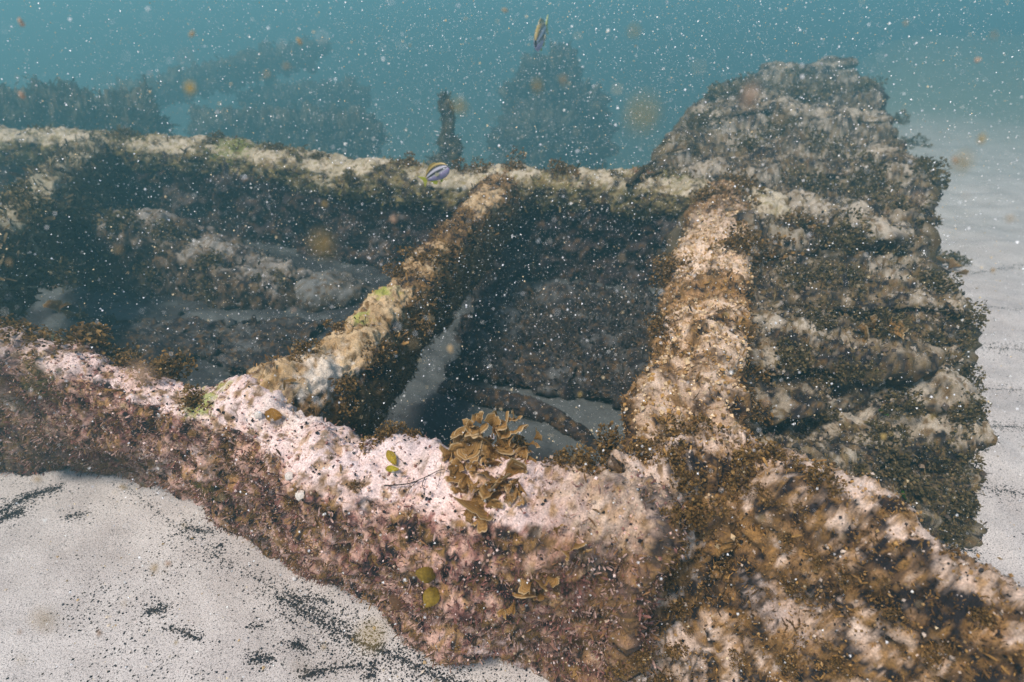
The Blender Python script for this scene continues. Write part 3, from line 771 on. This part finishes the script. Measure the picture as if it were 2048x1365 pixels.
TUFTS = [
    (330, 712, 46, 'dense brown weed tuft on the near rim left of the pale sandy stretch'),
    (250, 690, 32, 'low brown weed tuft on the near rim beside the dense one'),
    (140, 640, 48, 'broad dull brown weed tuft on the near rim by the left edge'),
    (205, 665, 34, 'dull brown weed tuft overhanging the opening near the left edge'),
    (40, 650, 36, 'brown weed tuft at the very left end of the near rim'),
    (610, 675, 30, 'loose brown weed tuft at the foot of the left crossbar, on its left side'),
    (672, 655, 26, 'small brown weed tuft on the left flank of the left crossbar'),
    (680, 790, 36, 'curly brown weed tuft where the left crossbar meets the near rim'),
    (765, 815, 36, 'curly brown weed tuft on the inner edge of the pinkish near rim'),
    (815, 832, 28, 'small curly brown weed tuft left of the big fan weed cluster'),
    (930, 850, 46, 'dark curly brown weed tuft crowning the big fan weed cluster'),
    (1010, 900, 44, 'brown weed tuft buried in the middle of the big fan weed cluster'),
    (1175, 880, 42, 'bushy brown weed tuft right of the fan weed on the inner edge'),
    (1235, 855, 42, 'bushy brown weed tuft at the foot of the right crossbar, in its left corner'),
    (1290, 905, 36, 'brown weed tuft on the near rim below the right crossbar'),
    (1380, 870, 40, 'brown weed tuft in the middle of the right crossbar foot'),
    (1345, 915, 36, 'brown weed tuft hanging above the dark seam in the near rim'),
    (1375, 955, 34, 'lowest brown weed tuft beside the dark seam in the near rim'),
    (1412, 1022, 34, 'dull brown weed tuft covering the top of the right rim just right of the seam'),
    (1110, 890, 26, 'small brown weed tuft close to the right side of the fan weed'),
    (840, 518, 44, 'large brown weed tuft on the middle of the left crossbar'),
    (905, 500, 24, 'small brown weed tuft beside the large one on the left crossbar'),
    (800, 545, 24, 'small brown weed tuft below the large one on the left crossbar'),
    (820, 650, 30, 'dark brown weed tuft low on the right flank of the left crossbar'),
    (760, 700, 28, 'dark brown weed tuft near the foot of the left crossbar, on its right flank'),
    (1345, 540, 38, 'round brown weed tuft on the left edge of the right crossbar'),
    (1325, 640, 32, 'brown weed tuft halfway down the left edge of the right crossbar'),
    (1520, 670, 32, 'brown weed tuft on the right edge of the right crossbar'),
    (1510, 735, 32, 'brown weed tuft low on the right edge of the right crossbar'),
    (1530, 500, 50, 'large brown weed tuft on the upper right of the right crossbar'),
    (1470, 490, 40, 'brown weed tuft across the upper part of the right crossbar'),
    (1555, 440, 36, 'brown weed tuft at the corner of far rim and right crossbar'),
    (1480, 375, 42, 'brown weed tuft on top of the far corner of the frame'),
    (1410, 400, 28, 'small brown weed tuft inside the far corner of the frame'),
    (1130, 328, 27, 'round dark weed ball on top of the far rim'),
    (815, 300, 22, 'small round weed ball on the far rim left of the striped fish'),
    (950, 300, 26, 'mustard brown weed tuft on the far rim right of the striped fish'),
    (1035, 325, 26, 'brown weed tuft on the far rim above the left crossbar'),
    (970, 345, 20, 'small brown weed tuft where the left crossbar meets the far rim'),
    (1540, 925, 42, 'brown weed tuft on the ridge of the right rim'),
    (1470, 935, 40, 'dark brown weed tuft on the right rim left of the ridge tuft'),
    (1640, 965, 30, 'small brown weed tuft along the ridge of the right rim'),
    (400, 800, 30, 'greenish brown weed tuft on the near rim by the bright green patches'),
]
for (u, v, r, lb) in TUFTS:
    tuft(u, v, r, lb, rim=True)
for (u, v, r) in [(1335, 1290, 24), (1345, 1210, 22), (1310, 1335, 26), (1352, 1110, 22), (1275, 1310, 22), (1350, 1030, 24), (1240, 1340, 22), (1330, 1150, 20)]:
    tuft(u, v, r, 'dark brown weed tuft in the upright seam between near rim and right rim', 'weed tufts along the upright seam')
for k in range(26):                       # small ones on the rim faces
    u = random.uniform(1380, 2000); v = random.uniform(980, 1330)
    if v < 900 + (u - 1500) * .58 + 40: continue
    tuft(u, v, random.uniform(12, 22), 'small brown weed tuft on the sloping face of the right rim', 'small weed tufts on the right rim')
for k in range(16):
    u = random.uniform(120, 1300)
    v = random.uniform(900, 1250)
    h = hit(u, v)
    if h and h[0].z > .08:
        tuft(u, v, random.uniform(10, 18), 'small reddish brown weed tuft on the front face of the near rim', 'small weed tufts on the near rim front')
STK = [(1860, 350, 36), (1795, 245, 26), (1455, 195, 34), (1500, 175, 30), (1905, 525, 32), (1860, 560, 30), (1930, 640, 30), (1800, 415, 32), (1720, 400, 34), (1660, 300, 34), (1560, 270, 36),
       (1400, 250, 34), (1380, 300, 30), (1830, 290, 28), (1740, 350, 32), (1620, 380, 34), (1600, 450, 30), (1690, 470, 36), (1780, 490, 32), (1600, 560, 34), (1700, 560, 34), (1630, 640, 30),
       (1760, 650, 34), (1860, 680, 32), (1930, 740, 26), (1590, 720, 32), (1700, 740, 34), (1920, 830, 30), (1800, 800, 30), (1650, 830, 32), (1760, 890, 34), (1900, 920, 30), (1930, 1010, 32),
       (1840, 980, 36), (1720, 950, 30), (1890, 1050, 30), (1650, 190, 30), (1720, 180, 26), (1580, 190, 30), (1500, 300, 34), (1600, 150, 24)]
SPECIAL = {(1860, 350): 'bushy olive weed tuft sticking out highest on the right edge of the plate pile', (1795, 245): 'olive weed tuft on the upper right shoulder of the plate pile',
           (1455, 195): 'olive weed tuft on the upper left shoulder of the plate pile', (1905, 525): 'olive weed tuft at the right edge of the pile beside the small fan weed',
           (1930, 740): 'small olive weed tuft at the bulging right edge of the pile, halfway down', (1930, 1010): 'olive weed tuft at the lower right edge of the pile beside the sand',
           (1380, 300): 'olive weed tuft at the left foot of the pile beside the ropy strand', (1600, 150): 'olive weed tuft on the very top of the plate pile',
           (1890, 1050): 'lowest olive weed tuft of the plate pile, just above the right rim', (1590, 720): 'olive weed tuft on the pile close to the right crossbar'}
for (u, v, r) in STK:
    tuft(u, v, r, SPECIAL.get((u, v), 'olive brown weed tuft growing on the ledges of the plate pile'), 'weed tufts on the plate pile', 'o')
for (u, v, r) in [(60, 420, 40), (150, 430, 36), (240, 450, 36), (330, 470, 34), (420, 520, 32), (520, 560, 28), (300, 540, 36), (160, 530, 36), (60, 540, 40), (430, 590, 28)]:
    tuft(u, v, r, 'murky brown weed tuft growing on the fallen girder', 'weed tufts on the fallen girder', 'o')
for (u, v, r) in [(560, 300, 16), (640, 318, 16), (420, 285, 16), (250, 275, 20), (700, 345, 18), (1230, 350, 20), (1290, 345, 22), (1340, 352, 22), (760, 340, 16)]:
    tuft(u, v, r, 'low olive weed tuft lying along the far rim', 'low weed tufts along the far rim', 'o')

# ------------------------------------------------------------------ fan weed
def fan_mesh(seed, spread, cup, curl):
    rg = np.random.default_rng(seed)
    nr, na = 26, 24
    A = R(spread)
    V, C = [], []
    ph1, ph2, ph3 = rg.random(3) * 6
    lob = rg.uniform(.05, .4)
    for i in range(nr):
        a = 0.05 + 0.95 * i / (nr - 1)
        for j in range(na):
            s = -1 + 2 * j / (na - 1)
            an = s * A * (.55 + .45 * a)
            rr = a * (1 + 0.07 * math.sin(4 * s + ph1) + 0.05 * a * math.sin(13 * s + ph2) - 0.10 * s * s) * (1 - lob * a * max(0, math.sin(5 * s + ph3)) ** 6)
            y = cup * (.5 * a * a - .9 * a * s * s) + .05 * a * a * math.sin(6 * s + ph2) + .03 * a * math.sin(11 * s + ph3) + curl * max(0, a - .7) ** 1.5 * 1.6
            V.append((rr * math.sin(an), y, rr * math.cos(an) * (1 - .18 * abs(cup))))
            band = 0.5 + 0.5 * math.sin(a * 40 + .5 * math.sin(3 * s + ph1))
            c = np.array((.22, .11, .025)) * (1 - a) + np.array((.48, .27, .09)) * a
            c = c * (0.66 + 0.6 * band * a)
            if i >= nr - 2: c = np.array((.62, .45, .25))
            C.append(c * rg.uniform(.93, 1.07))
    return np_mesh('fan_frond', np.array(V), grid_faces(nr, na, False), np.array(C))
FANS = [fan_mesh(700 + k, sw, be, cu) for k, (sw, be, cu) in enumerate([(44, .5, .5), (66, .9, .9), (34, .3, .4), (85, 1.3, -.7), (54, .4, 1.0), (26, .35, .5), (60, 1.1, .6), (40, .7, -.5), (50, .6, .2)])]
for m_ in FANS: m_.materials.append(M_WEED)
def fan_cluster(cu, cv, label, specs, name='fan_weed'):
    h = hit(cu, cv)
    p0 = h[0]
    root = empty(name, p0, label, 'seaweed')
    view = (Vector((0, 0, CAM_H)) - p0).normalized()
    for (u, v, size, ang, tilt, k) in specs:
        hh = hit(u, v)
        p = hh[0]
        if hh[2] > h[2] + .12: p = PT(u, v, (p0 - Vector((0, 0, CAM_H))).dot(Vector((0, CT, -ST))))
        t = (p - Vector((0, 0, CAM_H))).length
        L = size * .88 / F * t
        # growth direction: screen angle ang (0 = up, clockwise), leaning tilt towards the camera
        up = Vector((0, ST, CT)); rt = Vector((1, 0, 0))
        d = (up * math.cos(R(ang)) + rt * math.sin(R(ang))) * math.cos(R(tilt)) + view * math.sin(R(tilt))
        q = d.to_track_quat('Z', 'Y')
        # roll so that the hollow side faces the camera
        yv = q @ Vector((0, 1, 0)); xv = q @ Vector((1, 0, 0))
        roll = math.atan2(-view.dot(xv), view.dot(yv)) + random.uniform(-1.2, 1.2) + (math.pi if random.random() < .4 else 0)
        q = q @ Quaternion((0, 0, 1), roll)
        o = bpy.data.objects.new('frond', FANS[(k + random.choice((0, 3, 6))) % 9]); COL.objects.link(o)
        o.parent = root
        o.rotation_mode = 'QUATERNION'; o.rotation_quaternion = q
        o.location = (p + view * .012 - p0)
        kk = random.choice((.7, .85, .95, 1.1)); o.scale = (L * kk * random.uniform(.8, 1.1), L * kk * random.uniform(.8, 1.5), L * kk)
    return root
fr = random.Random(5)
SP = [(960, 1000, 46, 195, 20, 0), (950, 985, 48, 160, 35, 1), (975, 940, 48, 190, 40, 3), (925, 930, 55, 235, 35, 0), (915, 905, 50, 255, 30, 4), (935, 965, 56, 225, 15, 2),
      (1000, 950, 55, 165, 35, 1), (1020, 930, 52, 150, 30, 0), (1035, 960, 58, 172, 15, 2), (1045, 905, 52, 150, 25, 5), (1040, 985, 44, 178, 10, 5), (970, 880, 45, 170, 55, 3),
      (990, 900, 50, 185, 55, 1), (1010, 880, 42, 120, 45, 4), (940, 890, 44, 215, 50, 0), (955, 865, 40, 330, 45, 4), (985, 855, 42, 10, 40, 1), (1000, 870, 36, 40, 50, 3), (925, 870, 38, 300, 40, 4),
      (1055, 890, 44, 80, 35, 2), (1065, 880, 40, 50, 30, 5), (1030, 870, 38, 20, 40, 4), (945, 1010, 48, 200, 10, 4), (965, 1020, 46, 185, 5, 2), (1010, 985, 40, 150, 25, 0), (985, 975, 44, 175, 35, 3)]
for _ in range(64):
    a, b = fr.uniform(0, 6.28), fr.uniform(0, 1) ** .5
    u, v = 985 + 75 * b * math.cos(a), 915 + 85 * b * math.sin(a)
    SP.append((u, v, fr.uniform(22, 42), 180 + fr.uniform(-75, 75) if v > 890 else fr.uniform(-80, 80), fr.uniform(15, 60), fr.randrange(6)))
fan_cluster(985, 905, 'big cluster of banded golden brown fan weed on the near rim', SP)
fan_cluster(1085, 1168, 'small curled fan weed on the dark lower face of the near rim', [(1085, 1160, 34, 200, 40, 3), (1095, 1150, 36, 150, 35, 1), (1065, 1165, 30, 240, 30, 0), (1100, 1180, 28, 120, 30, 2), (1080, 1185, 28, 180, 30, 4)])
fan_cluster(1030, 1210, 'pale thin fan weed low on the near rim above the shaded sand', [(1030, 1200, 42, 200, 30, 2), (1045, 1195, 40, 10, 30, 0), (1015, 1215, 36, 220, 25, 5)])
fan_cluster(1150, 1090, 'small dark fan weed in a hollow of the near rim face', [(1150, 1085, 34, 150, 40, 3), (1140, 1100, 30, 200, 40, 1), (1165, 1100, 30, 120, 40, 4), (1115, 1070, 36, 0, 35, 2)])
fan_cluster(115, 610, 'single pale rounded fan weed standing on the left of the near rim', [(115, 625, 42, 355, 10, 0), (150, 635, 40, 60, 20, 2), (135, 640, 36, 20, 15, 4)])
fan_cluster(1790, 655, 'pale round fan weed on a ledge of the plate pile', [(1770, 665, 34, 70, 30, 0), (1735, 670, 34, 280, 30, 1), (1750, 660, 30, 350, 30, 4)])
fan_cluster(1900, 535, 'small fan weed at the right edge of the plate pile', [(1895, 540, 28, 60, 30, 1), (1885, 530, 28, 0, 30, 0), (1905, 545, 26, 110, 30, 4)])

# ------------------------------------------------------------------ single leaves, shells, strand
def leaf_at(u, v, size, ang, label, col, tilt=25, wide=.8, name='drift_leaf'):
    h = hit(u, v); p, n, t = h
    rg = np.random.default_rng(int(u * 7 + v))
    L = size / F * t
    view = (Vector((0, 0, CAM_H)) - p).normalized()
    up = Vector((0, ST, CT)); rt = Vector((1, 0, 0))
    d = (up * math.cos(R(ang)) + rt * math.sin(R(ang))) * math.cos(R(tilt)) + view * math.sin(R(tilt))
    s = d.cross(view).normalized(); nn = s.cross(d).normalized()
    V, C = [], []
    for i in range(9):
        a = i / 8
        wd = wide * math.sin(math.pi * min(1, a * .88 + .10)) ** .8
        for j in range(7):
            b_ = j / 6 - .5
            q = d * L * (a - .5) + s * b_ * wd * L + nn * L * (.18 * math.sin(a * 3) - .5 * b_ * b_ * 1.2 + .04 * math.sin(b_ * 14 + a * 5))
            V.append(tuple(q)); C.append(np.array(col) * rg.uniform(.85, 1.1) * (.8 + .35 * a))
    o = link(name, np_mesh(name, np.array(V), grid_faces(9, 7, False), np.array(C)), M_WEED)
    o.location = p + view * .012
    return tag(o, label, 'leaf')
leaf_at(783, 915, 34, 150, 'crooked yellow leaf stuck on the pale top of the near rim', (.42, .30, .03), wide=.5)
leaf_at(783, 938, 28, 95, 'short bright yellow leaf scrap just below the crooked yellow leaf', (.45, .38, .03), wide=.45)
leaf_at(852, 1150, 40, 285, 'upper of two round olive leaves low on the near rim face', (.24, .16, .02), wide=.7)
leaf_at(862, 1195, 44, 205, 'lower of two round olive leaves above the shaded sand', (.30, .20, .025), wide=.7)
leaf_at(800, 1200, 40, 280, 'dull reddish brown leaf at the foot of the near rim', (.16, .085, .045), wide=.8)
leaf_at(545, 830, 34, 100, 'orange brown leaf scrap lying on the pale near rim', (.30, .15, .025), wide=.7)
leaf_at(1768, 826, 22, 120, 'tiny bright green blade on the plate pile', (.10, .30, .03), wide=.25)
leaf_at(1808, 990, 22, 150, 'tiny green blade low on the plate pile above the right rim', (.10, .26, .03), wide=.3)
def shell_at(u, v, size, ang, label, col=(.66, .58, .52)):
    h = hit(u, v); p, n, t = h
    L = size / F * t
    nr, na = 10, 15
    V, C = [], []
    for i in range(nr):
        a = i / (nr - 1)
        for j in range(na):
            s = -1 + 2 * j / (na - 1)
            phi = s * 1.15
            rr = a * (1 - .12 * s * s) * (1 + .025 * math.cos(s * 26))
            V.append((rr * math.sin(phi) * .62, rr * math.cos(phi) - .4, .30 * math.sin(a * 2.7) * (1 - .6 * s * s)))
            C.append(np.array(col) * (1 - .18 * (i % 3 == 0)) * (.9 + .1 * math.cos(s * 26)))
    V = np.array(V) * L
    o = link('shell', np_mesh('shell', V, grid_faces(nr, na, False), np.array(C)), M_SHELL)
    md_ = o.modifiers.new('thickness', 'SOLIDIFY'); md_.thickness = .0012
    nn = (n + (Vector((0, 0, CAM_H)) - p).normalized()).normalized()
    o.rotation_mode = 'QUATERNION'
    o.rotation_quaternion = nn.to_track_quat('Z', 'Y') @ Quaternion((0, 0, 1), R(ang))
    o.location = p + nn * .004
    return tag(o, label, 'shell')
shell_at(583, 955, 18, 70, 'white shell with a brown stain on the front of the near rim')
shell_at(606, 993, 21, 85, 'long white shell below the stained shell on the near rim')
shell_at(520, 832, 16, 40, 'narrow white shell beside the orange brown leaf scrap')
shell_at(985, 878, 12, 20, 'small lilac white shell caught among the fan weed', (.6, .52, .55))
shell_at(1600, 628, 10, 20, 'tiny white shell on a dark ledge of the plate pile', (.75, .72, .72))
shell_at(590, 1160, 8, 20, 'tiny white shell at the foot of the near rim', (.75, .72, .72))
# thin dark strand with side branches
def strand(name, pxs, r, label, cat, col, lift=.006, branch=0):
    root = None
    def tube(pts, r0, nm):
        c = respace(crom(pts, 60, False), 40)
        V = []
        for i, q in enumerate(c):
            tn = c[min(i + 1, 39)] - c[max(i - 1, 0)]; tn /= np.linalg.norm(tn)
            s = np.cross(tn, (0, 0, 1.0)); s /= max(np.linalg.norm(s), 1e-6); u_ = np.cross(s, tn)
            rr = r0 * (1 - .6 * i / 39)
            for k in range(5):
                a = k * 1.2566
                V.append(q + rr * (math.cos(a) * s + math.sin(a) * u_))
        V = np.array(V)
        return np_mesh(nm, V, grid_faces(40, 5, True), np.tile(np.array(col), (len(V), 1)))
    def pts(px):
        out = []
        for u, v in px:
            h = hit(u, v); out.append(tuple(h[0] + (Vector((0, 0, CAM_H)) - h[0]).normalized() * (lift + random.uniform(0, .004))))
        return out
    o = link(name, tube(pts(pxs[0]), r, name), M_TURF)
    for br in pxs[1:]:
        b = link('branch', tube(pts(br), r * .7, 'branch'), M_TURF); b.parent = o
    return tag(o, label, cat)
strand('weed_strand', [[(768, 972), (815, 968), (850, 955), (882, 940), (900, 945)], [(893, 893), (886, 915), (882, 940), (876, 975)], [(850, 955), (845, 970), (850, 985)], [(835, 962), (822, 975), (815, 990)]],
       .0011, 'thin dark branching strand left of the fan weed cluster', 'seaweed', (.04, .028, .022))
strand('weed_strand', [[(1255, 372), (1285, 340), (1310, 322), (1340, 305), (1365, 298)], [(1275, 360), (1310, 335), (1350, 315)], [(1290, 352), (1320, 345), (1345, 335)]], .010,
       'ropy brown strand reaching from the far rim to the plate pile', 'seaweed', (.07, .05, .025), lift=.02)
strand('weed_strand', [[(1010, 318), (985, 300), (965, 285), (945, 272)], [(990, 303), (975, 302), (960, 300)]], .010, 'ropy brown strand on the far rim behind the mustard tuft', 'seaweed', (.09, .065, .025), lift=.03)

# ------------------------------------------------------------------ fish
def fish(name, head_px, tail_px, t_head, t_tail, label, roll=0.0, twist=0.0):
    a, b = PT(*head_px, t_head), PT(*tail_px, t_tail)
    L = (a - b).length
    root = empty(name, (a + b) / 2, label, 'fish', 'striped yellow tailed fish')
    # local frame: x towards the head, z up, y sideways
    nr, na = 44, 40
    V, C = [], []
    for i in range(nr):
        s = i / (nr - 1)                                 # 0 snout .. 1 tail root
        hgt = 0.02 + 0.175 * math.sin(math.pi * min(1, s ** .72 * .93 + .03)) ** .85 + .018
        wid = hgt * (.36 - .10 * s)
        x = .5 - .80 * s
        zc = .015 * math.sin(s * 3)
        for j in range(na):
            an = 2 * math.pi * j / na
            zz = math.sin(an); yv = math.cos(an)
            V.append((x, yv * abs(yv) ** .2 * wid, zc + zz * hgt))
            q = zz
            st = math.sin((q * (1.0 - .1 * s) + .06 * s) * 11.0 + .3)
            base = np.array((.64, .60, .69)) if q < .66 else np.array((.42, .30, .12))
            if q < -.25: base = np.array((.50, .40, .64))
            c = base
            if q > -.42: c = base * (1 - .93 * ss(.15, .55, np.array([st]))[0])
            if q > .86: c = np.array((.38, .27, .08))
            if s > .93: c = c * .5 + np.array((.40, .25, .05)) * .5
            C.append(c)
    me = np_mesh('body', np.array(V) * L, grid_faces(nr, na, True), np.array(C))
    bo = link('body', me, M_FISH); bo.parent = root
    def fin(nm, pts, col, y=0.0, th=.006):
        n = len(pts)
        V = [(x * L, (y + th) * L, z * L) for x, z in pts] + [(x * L, (y - th) * L, z * L) for x, z in pts]
        f = [tuple(range(n)), tuple(reversed(range(n, 2 * n)))] + [(i, i + n, (i + 1) % n + n, (i + 1) % n) for i in range(n)]
        m = bpy.data.meshes.new(nm); m.from_pydata(V, [], f)
        ca = m.color_attributes.new('Col', 'FLOAT_COLOR', 'POINT')
        for k in range(2 * n): ca.data[k].color = (*col, 1)
        o = link(nm, m, M_FISH); o.parent = root
        return o
    Yl = (.42, .42, .03)
    fin('tail_fin', [(-.28, .035), (-.36, .08), (-.50, .17), (-.45, .05), (-.43, 0), (-.45, -.05), (-.50, -.17), (-.36, -.08), (-.28, -.035)], Yl)
    fin('dorsal_fin', [(.28, .19), (.20, .265), (.05, .275), (-.12, .20), (-.25, .10), (-.24, .05), (-.1, .14), (.1, .2)], (.36, .26, .08))
    fin('anal_fin', [(-.02, -.19), (-.10, -.25), (-.17, -.22), (-.24, -.08), (-.2, -.06)], Yl)
    fin('pelvic_fin', [(.16, -.20), (.08, -.27), (.03, -.25), (.08, -.19)], Yl)
    for sy in (1, -1):
        fin('pectoral_fin', [(.22, -.02), (.12, .03), (.05, -.01), (.08, -.06), (.18, -.06)], (.45, .42, .30), y=sy * .088)
        e_ = grains('eye', np.array([[.40 * L, sy * .042 * L, .035 * L]]), .022 * L, np.array([(.01, .01, .012)]), 3, mat=M_FISH, shape='ico', smooth=True)
        del e_['kind']; e_.parent = root
    xd = (a - b).normalized()
    side = xd.cross(Vector((0, 0, 1))).normalized()
    view = (Vector((0, 0, CAM_H)) - root.location).normalized()
    yd = -side
    zd = xd.cross(yd).normalized()
    M = Matrix((xd, yd, zd)).transposed()
    root.rotation_mode = 'QUATERNION'
    root.rotation_quaternion = M.to_quaternion() @ Quaternion((1, 0, 0), roll)
    return root
fish('fish', (896, 334), (843, 364), 1.52, 1.58, 'black striped silvery fish with yellow tail hovering by the far rim', roll=R(10))
fish('fish', (1071, 88), (1096, 50), 2.55, 2.72, 'striped yellow tailed fish swimming nose down in open water near the top', roll=R(0))

# ------------------------------------------------------------------ drifting matter in the water
rg = np.random.default_rng(77)
NS = 95000
yv_ = rg.uniform(0.35, 2.9, NS)
pt = np.stack([rg.normal(0.05, 0.22 + 0.42 * yv_), yv_, rg.uniform(0.03, 1.25, NS)], 1)
pt = pt[(np.linalg.norm(pt - np.array([0, 0, CAM_H]), axis=1) > 0.42)]
rr = 0.0005 + 0.0017 * rg.uniform(0, 1, len(pt)) ** 9
rr *= 0.95 * (0.55 + 0.5 * np.linalg.norm(pt - np.array([0, 0, CAM_H]), axis=1))
nb = np.stack([rg.normal(0, .18, 350), rg.uniform(.16, .5, 350), rg.uniform(.72, 1.12, 350)], 1)     # the nearest ones, out of focus
nb = nb[np.linalg.norm(nb - np.array([0, 0, CAM_H]), axis=1) > .17]
pt = np.vstack([pt, nb]); rr = np.r_[rr, rg.uniform(.0004, .0011, len(nb))]
cc = np.array([(.86, .86, .88), (.8, .78, .74), (.86, .86, .88), (.66, .52, .32)])[rg.integers(0, 4, len(pt))]
o = grains('marine_snow', pt, rr, cc, 79, shape='tet')
tag(o, 'fine pale specks drifting all through the water', None, None, 'stuff')
def flake_mesh(seed, col):
    r_ = np.random.default_rng(seed)
    v, f = ICO_V.copy(), ICO_F
    # one subdivision, ragged
    vs, idx, nf = [tuple(x) for x in v], {}, []
    def mid(a, b):
        k = (min(a, b), max(a, b))
        if k not in idx:
            m = (np.array(vs[a]) + np.array(vs[b])); m /= np.linalg.norm(m); idx[k] = len(vs); vs.append(tuple(m))
        return idx[k]
    for a, b, c in f:
        ab, bc, ca = mid(a, b), mid(b, c), mid(c, a)
        nf += [(a, ab, ca), (b, bc, ab), (c, ca, bc), (ab, bc, ca)]
    vs = np.array(vs) * r_.uniform(.6, 1.2, (len(vs), 1)) * np.array([1, .55, .75])
    me = np_mesh('drift_flake', vs, np.array(nf), np.tile(np.array(col), (len(vs), 1)) * r_.uniform(.8, 1.2, (len(vs), 1)))
    me.materials.append(M_FLAKE)
    return me
M_FLAKE = mat_plain('loose_flake', (.40, .29, .13), alpha=0.6)
for nd in M_FLAKE.node_tree.nodes:
    if nd.type == 'VALTORGB':
        M_FLAKE.node_tree.nodes.remove(nd); break
at_ = M_FLAKE.node_tree.nodes.new('ShaderNodeAttribute'); at_.attribute_name = 'Col'
M_FLAKE.node_tree.links.new(at_.outputs['Color'], M_FLAKE.node_tree.nodes['Principled BSDF'].inputs['Base Color'])
FY = [flake_mesh(800 + k, c) for k, c in enumerate([(.40, .27, .06), (.36, .25, .08), (.42, .30, .16), (.48, .32, .22)])]
def flake(u, v, t, rpx, k, label, group=None):
    o = bpy.data.objects.new('drift_flake', FY[k]); COL.objects.link(o)
    o.location = PT(u, v, t)
    s = rpx / F * t
    o.scale = (s, s, s); o.rotation_euler = (random.uniform(0, 6), random.uniform(0, 6), random.uniform(0, 6))
    return tag(o, label, 'drifting flake', group)
flake(1286, 228, .085, 30, 0, 'large blurred yellow flake drifting above the right end of the far rim')
flake(745, 1272, .10, 26, 0, 'large blurred yellow flake drifting over the sand at the bottom')
flake(380, 178, .22, 15, 0, 'yellow flake drifting over the slanting hazy girder')
flake(1075, 172, .2, 15, 1, 'yellow flake drifting over the hazy mound')
flake(645, 490, .12, 24, 1, 'dull yellow flake drifting over the dark left-hand opening')
flake(920, 215, .17, 15, 0, 'small yellow flake drifting right of the broken post')
flake(1268, 62, .18, 11, 0, 'small yellow flake drifting near the top right of the second fish')
flake(285, 750, .13, 26, 3, 'pinkish blurred flake drifting over the near rim')
flake(1500, 190, .15, 24, 3, 'pinkish blurred flake drifting in front of the plate pile top')
flake(1955, 120, .4, 7, 3, 'small orange flake drifting in the open water at the upper right')
flake(1925, 325, .14, 18, 1, 'dull olive flake drifting beside the upper plate pile')
flake(90, 1240, .12, 24, 2, 'pale brown blurred flake drifting low over the left sand')
for k in range(80):
    u, v = random.uniform(0, 2048), random.uniform(0, 1365)
    flake(u, v, random.uniform(.13, .45), random.uniform(4, 10), random.choice((1, 2, 2, 3)), 'small blurred brownish flake drifting in the water', 'small blurred flakes drifting in the water')

# ------------------------------------------------------------------ the water's haze
x0, x1, y0, y1, z0, z1 = -135, 135, -2.9, 139, -4.8, 1.6
hv = [(x, y, z) for x in (x0, x1) for y in (y0, y1) for z in (z0, z1)]
hf = [(0, 1, 3, 2), (4, 6, 7, 5), (0, 4, 5, 1), (2, 3, 7, 6), (0, 2, 6, 4), (1, 5, 7, 3)]
hm = bpy.data.meshes.new('haze'); hm.from_pydata(hv, [], hf)
hz = link('haze', hm)
mh = bpy.data.materials.new('turbid_water'); mh.use_nodes = True
t = mh.node_tree
for n in list(t.nodes): t.nodes.remove(n)
ho = t.nodes.new('ShaderNodeOutputMaterial'); pv = t.nodes.new('ShaderNodeVolumePrincipled')
pv.inputs['Color'].default_value = (*HAZE_COLOR, 1)
pv.inputs['Density'].default_value = HAZE_DENSITY
pv.inputs['Anisotropy'].default_value = 0.25
t.links.new(pv.outputs[0], ho.inputs['Volume'])
hm.materials.append(mh)
tag(hz, 'blue green turbid water', None, None, 'stuff')
